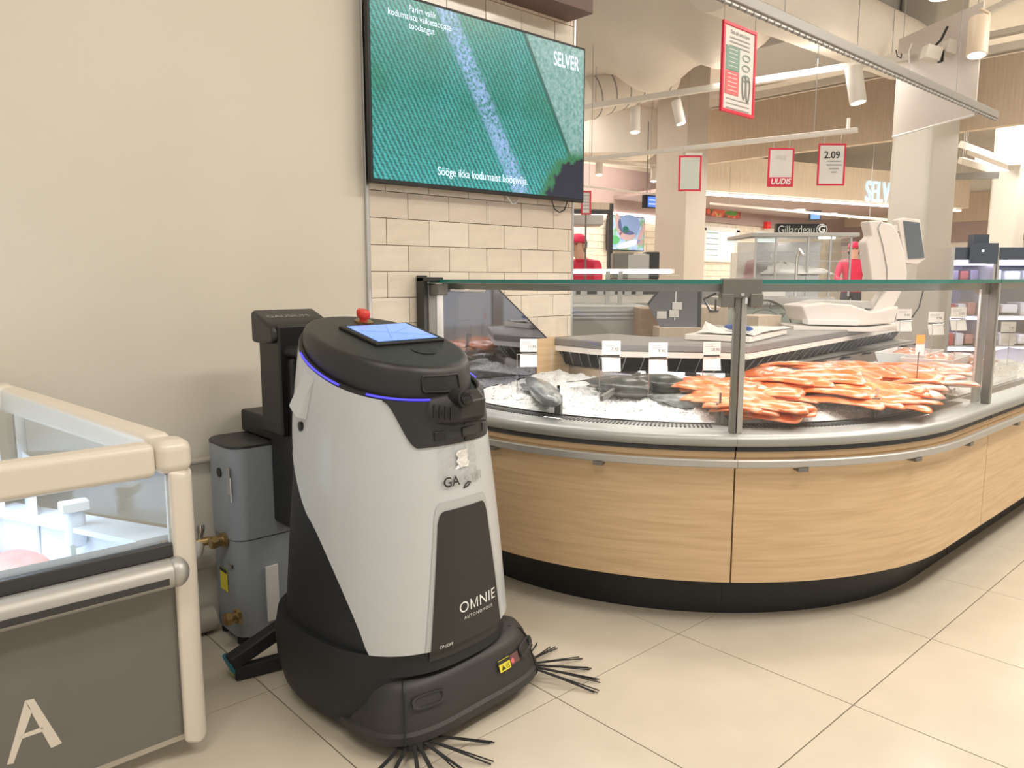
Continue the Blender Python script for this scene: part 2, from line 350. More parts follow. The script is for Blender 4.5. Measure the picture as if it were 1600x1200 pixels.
# ================================================================== TELEVISION
tvY = 2.53; tl = at_y(571, -26, tvY); br = at_y(907, 316, tvY); tr = at_y(918, 76, tvY)
tx0, tx1, tz0, tz1 = tl.x, (tr.x+br.x)/2, br.z-.002, tl.z
tw, thh = tx1-tx0, tz1-tz0
def tv_mat():
    m = bpy.data.materials.new('field_picture'); m.use_nodes = True; MATS['field_picture'] = m
    nt = m.node_tree; N = nt.nodes.new; L = nt.links.new; b = nt.nodes['Principled BSDF']
    b.inputs['Base Color'].default_value = (.01, .01, .01, 1); b.inputs['Roughness'].default_value = .25
    tc = N('ShaderNodeTexCoord'); sp = N('ShaderNodeSeparateXYZ'); L(tc.outputs['Object'], sp.inputs[0])
    def mth(op, a, b_=None, c=None, clamp=False):
        n = N('ShaderNodeMath'); n.operation = op; n.use_clamp = clamp
        for i, v in enumerate((a, b_, c)):
            if v is None: continue
            if isinstance(v, (int, float)): n.inputs[i].default_value = v
            else: L(v, n.inputs[i])
        return n.outputs[0]
    def rng(v, a, b_): 
        n = N('ShaderNodeMapRange'); n.inputs[1].default_value = a; n.inputs[2].default_value = b_; L(v, n.inputs[0]); return n.outputs[0]
    def mix(f, a, b_):
        n = N('ShaderNodeMixRGB')
        if isinstance(f, (int, float)): n.inputs[0].default_value = f
        else: L(f, n.inputs[0])
        for i, v in ((1, a), (2, b_)):
            if isinstance(v, tuple): n.inputs[i].default_value = (*v, 1)
            else: L(v, n.inputs[i])
        return n.outputs[0]
    def noise(s, d=3):
        n = N('ShaderNodeTexNoise'); n.inputs['Scale'].default_value = s; n.inputs['Detail'].default_value = d; L(tc.outputs['Object'], n.inputs['Vector']); return n.outputs['Fac']
    u = mth('MULTIPLY_ADD', sp.outputs[0], 1/tw, .5); v = mth('MULTIPLY', sp.outputs[2], 1/thh)
    iv = mth('SUBTRACT', 1., v)
    w = mth('SUBTRACT', mth('SUBTRACT', u, .30), mth('MULTIPLY', iv, .36))
    wob = mth('MULTIPLY_ADD', noise(60), .012, w)
    st = mth('SINE', mth('MULTIPLY', wob, 330.))
    st2 = mth('MULTIPLY_ADD', mth('SINE', mth('MULTIPLY', v, 420.)), .3, st)
    sh = rng(mth('MULTIPLY_ADD', noise(110), 2.6, st2), .1, 2.6)
    big = noise(4)
    base = mix(rng(big, .35, .65), (.03, .26, .17), (.06, .36, .34))
    base = mix(rng(v, .5, 0), base, (.06, .42, .42))
    fieldc = mix(sh, (.012, .10, .085), base)
    road = rng(mth('ABSOLUTE', w), .055, .028)
    road = mth('MULTIPLY', road, rng(noise(90), .35, .62))
    c = mix(road, fieldc, (.27, .40, .66))
    w2 = mth('SUBTRACT', mth('SUBTRACT', u, .66), mth('MULTIPLY', iv, .36))
    right = rng(mth('MULTIPLY_ADD', noise(50), .015, w2), .004, .012)
    rc = mix(rng(noise(70), .3, .7), (.10, .26, .22), (.28, .42, .40))
    c = mix(right, c, rc)
    edge = rng(mth('ABSOLUTE', w2), .012, .004)
    c = mix(edge, c, (.02, .10, .08))
    dx = mth('SUBTRACT', u, 1.02); dy = mth('MULTIPLY', mth('SUBTRACT', v, -.02), .75)
    dist = mth('SQRT', mth('ADD', mth('MULTIPLY', dx, dx), mth('MULTIPLY', dy, dy)))
    blob = rng(mth('MULTIPLY_ADD', noise(22, 5), .10, dist), .285, .27)
    c = mix(rng(mth('MULTIPLY_ADD', noise(22, 5), .10, dist), .34, .29), c, (.03, .16, .07))
    c = mix(blob, c, (.012, .014, .03))
    L(c, b.inputs['Emission Color']); b.inputs['Emission Strength'].default_value = 1.25
tv_mat()
tv = thing('television', ((tx0+tx1)/2, tvY, tz0), 'large wall television showing a green crop field from above', 'television')
B().box((tx0, tvY-.004, tz0), (tx1, tvY+.018, tz1)).done('casing', 'black', tv, bevel=.003)
sc = B().box((tx0+.012, tvY-.0062, tz0+.016), (tx1-.012, tvY-.004, tz1-.012)).done('screen', 'field_picture', tv)
B().box((tx0+.35, tvY+.018, tz0+.2), (tx1-.35, WALL_Y-.009, tz1-.2)).done('wall_bracket', 'dark_metal', tv)
def tvp(px, py): return at_y(px, py, tvY-.0075)
Xa, Za = (1, 0, 0), (0, 0, 1)
for s_, p, sz in [('Parim valik', (660, 19), .034), ('kodumaiste väiketootjate', (657, 31), .034), ('toodangut', (659, 45), .034)]:
    q = tvp(*p); put_text(s_, sz, 'tv_white', tv, q, Xa, Za, sx=.86)
put_text('Sööge ikka kodumaist köögivilja.', .046, 'tv_white', tv, tvp(758, 276), Xa, Za, sx=.83)
put_text('SELVER', .085, 'tv_white', tv, tvp(885, 97), Xa, Za, sx=.62, bold=.0012)
b = B(); p0 = tvp(860, 309); b.tube([at_y(860, 306, WALL_Y-.03), at_y(866, 326, WALL_Y-.03), at_y(874, 332, WALL_Y-.03), at_y(882, 328, WALL_Y-.03), at_y(888, 310, WALL_Y-.03)], .003, 6)
b.done('cable', 'black', tv, smooth=True)
b = B(); b.tube([at_y(788, 300, WALL_Y-.03), at_y(800, 318, WALL_Y-.03), at_y(806, 317, WALL_Y-.03), at_y(814, 304, WALL_Y-.03)], .004, 6); b.done('cable', 'white', tv, smooth=True)
# ================================================================== CLEANING ROBOT (faces the aisle, -y)
RC = Vector((1.192, 1.835, 0)); RROT = math.radians(5)
def unrot(q): return RC+Matrix.Rotation(-RROT, 3, 'Z') @ (q-RC)
rb = thing('cleaning_robot', RC, 'pale grey and black autonomous floor scrubber robot with touch screen and bristle brushes', 'robot')
def sgn(v, e): return math.copysign(abs(v)**e, v)
def body(u, z, off=0.):
    t = (z-.2)/.8
    a = .287-.040*t-.028*max(0, t)**2; yf = .335-.030*t-.035*max(0, t)**2; yb = .30-.02*t-.02*max(0, t)**2; n = 2.65-.45*max(0, t)
    f = lambda uu: Vector((a*sgn(math.sin(uu), 2/n), (-yf if math.cos(uu) > 0 else -yb)*sgn(math.cos(uu), 2/n), z))
    p = f(u)
    if off:
        t1 = f(u+.02)-f(u-.02); nn = Vector((-t1.y, t1.x, 0)).normalized()
        if nn.dot(p.to_2d().to_3d()) < 0: nn = -nn
        p = p+nn*off
    return p
def zrim(y): t = y+.29; return min(.900+.10*t+.42*t*t, .90+.33*t)
def rimz(u):
    z = .95
    for _ in range(4): z = zrim(body(u, z).y)
    return z
def ztop(y): return 1.040+.24*y
def patch(us, zb, zt, off, nz=14, edge=.012):
    """grid over the body: zb(u)..zt(u), edges folded inwards"""
    rows = []
    for k in range(-1, nz+2):
        row = []
        for i in range(-1, len(us)+1):
            u = us[min(max(i, 0), len(us)-1)]; kk = min(max(k, 0), nz)
            inn = (k < 0 or k > nz or i < 0 or i >= len(us))
            z = zb(u)+(zt(u)-zb(u))*kk/nz
            row.append(RC+body(u, z, off-(edge if inn else 0)))
        rows.append(row)
    return rows
D = math.radians
def lin(a, b, n): return [a+(b-a)*i/(n-1) for i in range(n)]
# dark core
b = B(); loops = []
for k in range(13):
    t = k/12; L = []
    for i in range(64):
        u = 2*math.pi*i/64; z = .20+(rimz(u)-.006-.20)*t; L.append(RC+body(u, z, -.010))
    loops.append(L)
b.loft(loops); b.done('body_core', 'charcoal_side', rb, smooth=True)
# pale shell
UB0, UB1 = D(56), D(112)
def shell_bot(u):
    a = abs(u)
    if a < UB0: 
        return .262
    t = (a-UB0)/(UB1-UB0); return .262+.47*min(1, t**.82)
def shell_top(u): return rimz(u)-.004
us = lin(-UB1, UB1, 111)
B().sheet(patch(us, shell_bot, shell_top, .004, 22)).done('body_shell', 'robot_white', rb, smooth=True)
us2 = lin(D(-128), D(-112), 8)
for sgnn in (-1, 1):
    uu = [sgnn*D(v) for v in lin(111, 128, 8)]
    B().sheet(patch(uu, lambda u: .735+.5*max(0, (abs(u)-D(111))), shell_top, .004, 10)).done('rear_shell', 'robot_white', rb, smooth=True)
# recessed surround and dark front panel
def pan(u0, u1, z0, z1, rad, off, name, m, taper):
    # trapezoid with rounded top corners; column based
    n = 40; us = lin(u0, u1, n)
    def zt(u):
        e = min(u-u0, u1-u)*.33; z = z1
        if e < rad: z = z1-(rad-math.sqrt(max(0, rad*rad-(rad-e)**2)))
        return z
    rows = []; nz = 20
    for k in range(nz+1):
        row = []
        for i, u in enumerate(us):
            z = z0+(zt(u)-z0)*k/nz
            wsc = 1-taper*(z-z0)/(z1-z0)
            row.append(RC+body((u-(u0+u1)/2)*wsc+(u0+u1)/2, z, off))
        rows.append(row)
    return B().sheet(rows).done(name, m, rb, smooth=True)
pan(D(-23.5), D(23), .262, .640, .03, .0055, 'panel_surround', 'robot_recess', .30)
pan(D(-20.5), D(20), .262, .618, .03, .0075, 'front_panel', 'robot_panel', .28)
pan(D(-20.5), D(20), .232, .262, .001, -.004, 'front_panel_foot', 'robot_panel', 0)
def body_x(x, z, off):
    lo, hi = -1.4, 1.4
    for _ in range(40):
        m_ = (lo+hi)/2
        if body(m_, z).x < x: lo = m_
        else: hi = m_
    return body((lo+hi)/2+1e-4, z, off)
def on_body(bld, x_c, z_c, off, name, m, scale=1.):
    for v in bld.bm.verts:
        z = z_c+v.co.y; p = body_x(x_c+v.co.x, z, off+v.co.z); v.co = RC+p
    return bld.done(name, m, rb, recalc=False)
om = text_mesh('OMNIE', .041, sx=1.05, space=1.08)
for v in om.bm.verts:
    if -.038 < v.co.x < -.002:                       # deep V of the M reaches the baseline
        if abs(v.co.y-.0042) < .0008: v.co.y -= .0105
        elif abs(v.co.y+.0014) < .0008: v.co.y = -.0123
on_body(om, .030, .352, .0085, 'lettering', 'text_white')
on_body(text_mesh('AUTONOMOUS', .0125, sx=1.0, space=1.35), .030, .323, .0085, 'lettering', 'text_white')
on_body(text_mesh('ON/OFF', .011), -.085, .268, .0085, 'lettering', 'text_white')
on_body(text_mesh('GA', .036, bold=.0005, sx=1.0), -.040, .690, .0105, 'lettering', 'ink')
on_body(text_mesh('UI', .032, bold=.0004, sx=1.0), .052, .690, .0105, 'lettering', 'grey_ink')
on_body(text_mesh('US', .030, sx=1.0), .010, .692, .0105, 'lettering', 'robot_recess')
# clear wrinkled film with a torn cardboard piece
rows = []; rf = random.Random(5)
for k in range(15):
    row = []
    for i in range(15):
        u = D(-14+24*i/14); z = .672+.115*k/14
        row.append(RC+body(u, z, .0065+abs(rf.gauss(0, .0022))*(1 if 0 < i < 14 else .2)))
    rows.append(row)
tag(B().sheet(rows).done('clear_film', 'film', rb), 'wrinkled clear adhesive film stuck on the front')
rows = [[RC+body(D(-3+6*i/5+(1.2 if k % 2 else 0)), .722+.045*k/5, .0075+rf.random()*.003) for i in range(6)] for k in range(6)]
B().sheet(rows).done('film_crease', 'white', rb)
b = B(); c = body(D(2), .672, .006)+RC
b.tube([c+Vector((-.012, 0, -.006)), c+Vector((-.006, -.001, .003)), c+Vector((.006, 0, .008)), c+Vector((.013, 0, .006)), c+Vector((.004, 0, -.003)), c+Vector((-.012, 0, -.006))], .0018, 6); b.done('emblem', 'ink', rb)
# black bib on the front with sensors
BU = D(46)
def bib_bot(u):
    a = abs(u)/BU; zb = .786
    if a < .55: return zb
    t = (a-.55)/.45; t = t*t*(3-2*t); return zb+(rimz(u)-.006-zb)*t
B().sheet(patch(lin(-BU, BU, 61), bib_bot, lambda u: rimz(u)-.001, .0085, 12)).done('sensor_bib', 'charcoal', rb, smooth=True)
# channel and glowing strip under the lid
def rim_path(u0, u1, dz, off, n=60): return [RC+body(u, rimz(u)+dz, off) for u in lin(u0, u1, n)]
B().tube([*rim_path(0, 2*math.pi, -.002, -.004, 100)], .0085, 8).done('rim_channel', 'black', rb, smooth=True)
for a, c_ in ((-112, -74), (-56, -17), (60, 86)):
    B().tube(rim_path(D(a), D(c_), .003, .0045, 40), .0026, 8).done('light_strip', 'blue_led', rb, smooth=True)
# lid
def lid_loop(sc, top, drop, dzr=0):
    L = []
    for i in range(72):
        u = 2*math.pi*i/72; q_ = body(u, .95); e_ = Vector((.222*math.sin(u), (-.272 if math.cos(u) > 0 else -.262)*math.cos(u), 0)); p = e_*.55+q_*.45; p = Vector((p.x*sc, (p.y-.01)*sc+.01, 0))
        zr_ = rimz(u)+dzr; zt_ = ztop(p.y)-drop
        L.append(RC+Vector((p.x, p.y, zr_*(1-top)+zt_*top)))
    return L
lid = B().loft([lid_loop(.95, 0, 0, -.012), lid_loop(.95, 0, 0, .004), lid_loop(.940, .6, 0), lid_loop(.925, 1, .014), lid_loop(.908, 1, .004), lid_loop(.89, 1, .0005), lid_loop(.85, 1, 0)])
lid.done('lid', 'charcoal', rb, smooth=True)
def topz(px, py, dz=0):    # point on the slanted lid top seen at a pixel
    r = ray(px, py); n = Vector((0, -.24, 1)); q = RC+Vector((0, 0, 1.040+dz)); return unrot(CP+r*((q-CP).dot(n)/r.dot(n)))
lx, ly = Vector((1, 0, 0)), Vector((0, 1, .24)).normalized(); ln = lx.cross(ly)
cs = [topz(*q) for q in ((540, 515), (642, 511), (682, 530), (583, 537))]
cen = sum(cs, Vector())/4; sw, sh = .215, .150
b = B().obox(cen+ln*.003, sw+.035, sh+.03, .010, lx, ly); b.done('screen_bezel', 'black', rb, bevel=.004)
scn = B().obox(cen+ln*.0086, sw, sh, .001, lx, ly).done('touch_screen', 'robot_screen', rb)
for (a0, b0, a1, b1) in [(-.10, .03, .0, -.01), (0, -.01, .09, .04), (-.05, -.06, .02, .06), (.0, -.01, .1, -.05)]:
    p0 = cen+ln*.0092+lx*a0+ly*b0; p1 = cen+ln*.0092+lx*a1+ly*b1
    B().tube([p0, p1], .0008, 4).done('map_line', 'screen_line', scn)
q = topz(662, 547); b = B(); b.cyl(q-ln*.001, q+ln*.0012, .036, seg=40); b.done('reader_pad', 'black', rb)
q = topz(568, 503); b = B(); b.cyl(q-ln*.001, q+ln*.004, .028, seg=32); es = b.done('emergency_stop', 'brass', rb, smooth=True)
b = B(); b.loft([[q+(lx*math.cos(t)+ly*math.sin(t))*r+Vector((0, 0, h)) for t in lin(0, 2*math.pi*(31/32), 32)] for r, h in ((.012, 0), (.012, .014), (.019, .015), (.0205, .02), (.0205, .03), (.017, .036), (.008, .037))])
b.done('button', 'red_plastic', es, smooth=True)
# sensors on lid front
def lidf(u, k, off):     # point on sloped lid front, k 0 at rim .. 1 at top edge
    q_ = body(u, .95); p = Vector((.222*math.sin(u), -.272*math.cos(u), 0))*.55+q_*.45; z = rimz(u)*(1-k)+(ztop(p.y*.95)-.016)*k; s_ = .955-.04*k
    d = Vector((p.x, p.y, 0)).normalized(); return RC+Vector((p.x*s_, (p.y-.01)*s_+.01, z))+d*off
rows = [[lidf(u, k, .005) for u in lin(D(-20), D(10), 16)] for k in lin(.30, .92, 6)]
B().sheet(rows).done('sensor_window', 'black', rb, smooth=True)
ring = [lidf(u, k, .006) for u, k in [(D(-20), .38), (D(-19), .30), (D(-3), .28), (D(9), .30), (D(10), .38), (D(10), .85), (D(9), .94), (D(-3), .95), (D(-19), .94), (D(-20), .85), (D(-20), .38)]]
B().tube(ring, .003, 6).done('sensor_bezel', 'charcoal', rb, smooth=True)
pod = B(); fy = body(0, .86).y
def pp(x, y, z): return RC+Vector((x, fy+y, z))
pod.loft([[pp(-.105, .03, .905), pp(-.03, -.014, .918), pp(.06, -.02, .925), pp(.125, .03, .905)],
          [pp(-.105, .02, .870), pp(-.03, -.045, .895), pp(.06, -.05, .900), pp(.125, .02, .870)],
          [pp(-.085, .01, .842), pp(-.025, -.045, .850), pp(.06, -.048, .852), pp(.105, .01, .842)],
          [pp(-.07, .02, .832), pp(-.02, -.010, .832), pp(.055, -.012, .832), pp(.09, .02, .832)]])
pod.done('sensor_pod', 'charcoal', rb, bevel=.008, seg=3)
cc = pp(-.018, -.045, .908); b = B(); dirc = Vector((-.1, -1, .12)).normalized()
b.tube([cc-dirc*.03, cc+dirc*.012, cc+dirc*.013], [.026, .024, .021], 28); cm = b.done('camera_housing', 'black', rb, smooth=True)
b = B(); b.tube([cc+dirc*.009, cc+dirc*.018, cc+dirc*.021], [.018, .016, .009], 24); b.done('lens', 'black_gloss', cm, smooth=True)
for i in range(4):
    B().obox(pp(-.088+i*.013, -.014-i*.007, .880-i*.003), .004, .006, .034, Vector((1, -.5, 0)), Vector((.5, 1, 0))).done('vent_slot', 'black', rb)
B().obox(pp(.02, -.049, .842), .075, .006, .004, (1, 0, 0)).done('lidar_slot', 'black', rb)
for x_, w_ in ((-.055, .035), (.03, .06), (.10, .02)):
    z_ = .812; u_ = x_/.26; c0 = body(u_, z_, .0085)+RC
    B().obox(c0, w_, .006, .024, body(u_+.05, z_)-body(u_-.05, z_)).done('sensor_slot', 'black_gloss' if x_ < 0 else 'dark_metal', rb, bevel=.002)
c0 = body(D(3), .794, .0085)+RC; B().cyl(c0, c0+Vector((0, -.003, 0)), .004, seg=14).done('screw', 'black', rb)
# side flap (ear) and latch
for s_ in (-1, 1):
    u_ = s_*D(97)
    L0 = [RC+body(u_-.10*s_, .955, .004), RC+body(u_+.13*s_, .975, .004), RC+body(u_+.16*s_, .86, .004), RC+body(u_-.02*s_, .835, .004)]
    L1 = [RC+body(u_-.06*s_, .930, .006), RC+body(u_+.12*s_, .955, .008), RC+body(u_+.16*s_, .870, .034), RC+body(u_, .845, .034)]
    B().loft([L0, L1]).done('side_handle', 'robot_white', rb, bevel=.004)
    c0 = RC+body(s_*D(101), .815, .006); o_ = Vector((s_, .2, 0)).normalized()
    B().cyl(c0-o_*.004, c0+o_*.004, .013, seg=20).done('side_latch', 'black', rb, smooth=True)
# lower skirt
b = B(); loops = []
for z, a, yf, yb, n in ((.028, .262, .27, .300, 2.8), (.05, .275, .28, .312, 2.8), (.12, .292, .29, .325, 2.8), (.20, .296, .30, .33, 2.8), (.262, .288, .315, .318, 2.75)):
    L = []
    for i in range(72):
        u = 2*math.pi*i/72; c_, s_ = math.cos(u), math.sin(u)
        L.append(RC+Vector((a*sgn(s_, 2/n), (-yf if c_ > 0 else -yb)*sgn(c_, 2/n), z)))
    loops.append(L)
b.loft(loops); b.done('lower_skirt', 'charcoal_side', rb, smooth=True)
# front brush shroud
path = []
for i in range(61):
    u = D(-100+200*i/60); n = 3.6
    path.append((RC.x+.03+.325*sgn(math.sin(u), 2/n), RC.y-.04-.335*sgn(math.cos(u), 2/n) if math.cos(u) > 0 else RC.y-.04+.06*abs(math.cos(u))))
prof = [(.012, .034), (0, .045), (0, .066), (.010, .072), (.012, .085), (.040, .165), (.052, .182), (.068, .190), (.10, .188), (.115, .17), (.115, .034)]
b = B(); b.sweep(path, prof)
for v in b.bm.verts:
    # lower in the middle of the front edge, corners bulge
    lxv = (v.co.x-RC.x)/.335
    if v.co.y < RC.y-.2: v.co.y += .020*(1-abs(lxv)**2)*(1 if v.co.z < .1 else .4)
    if v.co.y > RC.y-.22 and v.co.z > .1: v.co.z -= .05*min(1, (v.co.y-(RC.y-.22))/.2)
for v in b.bm.verts:
    k_ = min(1, max(0, (v.co.y-(RC.y-.30))/.25)); k_ *= 1 if v.co.x < RC.x else 0
    v.co.x += .035*k_*(1.0 if v.co.z < .1 else .6)
sh_ = b.done('brush_shroud', 'charcoal_shroud', rb, smooth=True)
gx = RC+Vector((-.258, -.215, 0))
for s_ in (-1, 1):
    b = B(); i0 = 18 if s_ < 0 else 42; px_, py_ = path[i0]; nxt = path[i0+1]
    d_ = Vector((nxt[0]-px_, nxt[1]-py_, 0)).normalized(); n_ = Vector((-d_.y, d_.x, 0))
    b.tube([Vector((px_, py_, 0))+n_*o_+Vector((0, 0, z_)) for o_, z_ in ((-.001, .05), (.009, .075), (.037, .163), (.052, .183), (.09, .19))], .0025, 6); b.done('shroud_seam', 'black', rb, smooth=True)
def shroud_pt(fr, o_, z_):
    i = int(fr*60); p = Vector(path[i]).to_3d(); d_ = (Vector(path[i+1])-Vector(path[i-1])).normalized(); n_ = Vector((-d_.y, d_.x, 0))
    lxv = (p.x-RC.x)/.335; p = p+n_*o_+Vector((0, .020*.4*(1-lxv*lxv), z_)); return p, d_.to_3d(), n_
for fr in (.405, .655):
    p, d_, n_ = shroud_pt(fr, .030, .142); upv = (n_*.028+Vector((0, 0, .08))).normalized()
    b = B(); b.loft([[p+d_*(.05*s1*math.cos(t)**2*math.copysign(1, math.cos(t)) if False else s1*.05*sgn(math.cos(t), .5))+upv*(s1*.017*sgn(math.sin(t), .6))-n_*h for t in lin(0, 2*math.pi*27/28, 28)] for s1, h in ((1, -.002), (1, .0035), (.82, .0035), (.74, 0), (.74, -.003))])
    b.done('ultrasonic_sensor', 'charcoal_shroud', rb, smooth=True)
p, d_, n_ = shroud_pt(.535, .0265, .135); upv = (n_*.028+Vector((0, 0, .08))).normalized()
B().obox(p, .046, .032, .001, d_, upv).done('warning_label', 'yellow', rb)
wl = rb.children[-1] if False else None
B().obox(p+upv*.0105-n_*.0008, .046, .009, .001, d_, upv).done('warning_band', 'ink', rb)
tri = B(); nrm = d_.cross(upv).normalized(); tri.loft([[p+d_*a_+upv*b_+nrm*h for a_, b_ in ((-.016, -.012), (0, -.012), (-.008, .001))] for h in (.0006, .0009)]); tri.done('warning_triangle', 'ink', rb)
for k in range(3): B().obox(p+d_*.011+upv*(-.001-k*.005)+nrm*.0008, .016, .0014, .0004, d_, upv).done('print_line', 'ink', rb)
p2, d2, n2 = shroud_pt(.572, .0265, .137); up2 = (n2*.028+Vector((0, 0, .08))).normalized()
mat('label_faded', (.16, .075, .075), .6)
B().obox(p2, .040, .028, .001, d2, up2).done('faded_label', 'label_faded', rb)
nr2 = d2.cross(up2).normalized(); B().cyl(p2-d2*.011-up2*.003, p2-d2*.011-up2*.003+nr2*.0012, .007, seg=18).done('red_dot', 'pink_print', rb)
# side brushes
for (bx_, by_, a0, a1, n_) in ((-.175, -.30, 180, 330, 7), (.285, -.27, -80, 40, 6)):
    c0 = RC+Vector((bx_, by_, 0)); b = B(); b.tube([c0+Vector((0, 0, .028)), c0+Vector((0, 0, .055))], [.045, .035], 20); br_ = b.done('side_brush', 'black', rb, smooth=True)
    rg = random.Random(n_)
    for i in range(n_):
        a = D(a0+(a1-a0)*(i+.5)/n_+rg.uniform(-5, 5)); l_ = .205+rg.uniform(-.02, .02); dv = Vector((math.cos(a), math.sin(a), 0))
        b = B()
        for k in range(3):
            w_ = Vector((-dv.y, dv.x, 0))*(k-1)*.0026; sp_ = (k-1)*.005+rg.uniform(-.006, .006)
            b.tube([c0+dv*.03+w_+Vector((0, 0, .042)), c0+dv*(l_*.55)+w_*1.3+Vector((0, 0, .026)), c0+dv*(l_*(1+.1*rg.random()))+w_*1.2+Vector((-dv.y, dv.x, 0))*sp_+Vector((0, 0, .004))], [.0024, .0022, .0017], 4)
        b.done('bristle_tuft', 'rubber', br_)
# rear wheel housing and squeegee arm
at_zr = lambda x, y, Z: unrot(at_z(x, y, Z))
a_ = at_zr(368, 1035, .05); b_ = at_zr(440, 985, .11)
sqb = B().obox((a_+b_)/2+Vector((0, 0, .01)), (b_-a_).length+.04, .05, .045, (b_-a_), None).done('squeegee_arm', 'charcoal_side', rb, bevel=.008)
a2 = at_zr(375, 1050, .022); b2 = at_zr(446, 1030, .03)
B().obox((a2+b2)/2, (b2-a2).length+.03, .03, .045, (b2-a2), None).done('squeegee_bar', 'rubber', rb, bevel=.006)
e0 = at_zr(362, 1040, .035); B().obox(e0+Vector((0, 0, .0)), .018, .075, .062, (b_-a_), None).done('squeegee_blade', 'teal', rb, bevel=.006)
e1 = at_zr(366, 1053, .008); B().obox(e1+Vector((0, 0, .004)), .014, .02, .01, (b_-a_), None).done('squeegee_foot', 'yellow', rb)
rb.rotation_euler.z = RROT
# ================================================================== DOCKING CABINET AND MAST
cx0, cx1, cy0, cy1 = .945, 1.18, 2.355, 2.575
def rrect(x0, x1, y0, y1, r, z, n=6):
    L = []
    for cx, cy, a in ((x1-r, y0+r, -90), (x1-r, y1-r, 0), (x0+r, y1-r, 90), (x0+r, y0+r, 180)):
        for k in range(n+1): t = D(a+90*k/n); L.append(Vector((cx+r*math.cos(t), cy+r*math.sin(t), z)))
    return L
dk = thing('water_cabinet', (1.05, 2.46, 0), 'slim blue grey docking water cabinet with black lid and pipe fittings', 'cabinet')
zt_ = at_y(372, 697, cy0).z
b = B(); b.loft([rrect(cx0, cx1, cy0, cy1, .05, z) for z in (.03, .36)]); b.done('lower_body', 'dock_grey', dk, smooth=True)
b = B(); b.loft([rrect(cx0-.003, cx1+.003, cy0-.003, cy1, .05, z) for z in (.364, zt_-.012)]); b.done('upper_body', 'dock_grey', dk, smooth=True)
b = B(); b.loft([rrect(cx0-.004, cx1+.004, cy0-.004, cy1, .05, zt_-.012), rrect(cx0-.004, cx1+.004, cy0-.004, cy1, .05, zt_-.004), rrect(cx0+.004, cx1-.004, cy0+.004, cy1, .045, zt_)]); b.done('lid', 'dark_metal', dk, smooth=True)
for x_, y_ in ((.97, 2.40), (1.13, 2.40), (.97, 2.53), (1.13, 2.53)): B().cyl((x_, y_, 0), (x_, y_, .032), .018).done('foot', 'rubber', dk)
lf = lambda px, py: at_x(px, py, cx0-.004)
q = lf(343, 738); B().cyl(q, q-Vector((.004, 0, 0)), .016, seg=24).done('round_sensor', 'black', dk)
q = lf(357, 752); B().obox(q, .002, .022, .09, (1, 0, 0)).done('sight_glass', 'steel_matte', dk)
q = lf(361, 766); B().obox(q-Vector((.001, 0, 0)), .002, .005, .08, (1, 0, 0)).done('sight_line', 'white', dk)
q = lf(350, 905); B().obox(q, .002, .055, .075, (1, 0, 0)).done('warning_label', 'yellow', dk); B().obox(q+Vector((-.001, 0, .032)), .002, .055, .011, (1, 0, 0)).done('warning_band', 'ink', dk)
q = lf(360, 884); B().obox(q, .004, .03, .012, (1, 0, 0)).done('clip', 'chrome', dk)
for py_, zz in ((843, 0), (962, 0)):
    q = lf(352 if py_ == 843 else 374, py_)
    b = B(); b.tube([q, q-Vector((.012, 0, 0))], .026, 8); b.tube([q-Vector((.012, 0, 0)), q-Vector((.05, 0, 0))], .018, 12); b.tube([q-Vector((.03, 0, 0)), q-Vector((.046, 0, 0))], .023, 6)
    b.done('pipe_fitting', 'brass', dk, smooth=True)
q = at_y(425, 950, 2.34); B().box((q.x-.012, 2.345, .07), (q.x+.03, 2.352, .26)).done('paper_strip', 'paper', dk)
mt = thing('charging_mast', (1.18, 2.45, 0), 'tall black docking mast with lettered head and loop arm behind the robot', 'charging mast')
hl = at_y(397, 490, 2.34); hr_ = at_y(514, 500, 2.22); hz = 1.098
B().box((hl.x+.012, 2.20, .72), (hl.x+.16, 2.345, hz-.03)).box((hl.x+.04, 2.34, zt_+.004), (hl.x+.15, 2.58, zt_+.08)).done('column', 'black', mt, bevel=.008)
pts = [(2.205, hz-.075), (2.21, hz-.042), (2.225, hz-.028), (2.345, hz+.012), (2.36, hz+.008), (2.36, hz-.09), (2.28, hz-.09), (2.222, hz-.085)]
B().poly([(hl.x-.005, y_, z_) for y_, z_ in pts], (hr_.x-hl.x+.02, 0, 0)).done('head', 'charcoal', mt, bevel=.012, seg=3)
put_text('GAUSIUM', .028, 'grey_ink', mt, ((hl.x+hr_.x)/2-.01, 2.285, hz-.0065), (1, 0, 0), (0, .12, .04), sx=1.2)
b = B(); b.tube([(hl.x+.05, 2.30, .985), (hl.x+.045, 2.20, .985), (hl.x+.075, 2.15, .985), (hl.x+.14, 2.135, .985), (hl.x+.20, 2.15, .985), (hl.x+.215, 2.20, .985), (hl.x+.215, 2.30, .985)], .020, 12); b.done('loop_arm', 'black', mt, smooth=True)
B().box((hl.x+.035, 2.17, .41), (hl.x+.14, 2.345, .97)).done('contact_arm', 'black', mt, bevel=.016, seg=3)
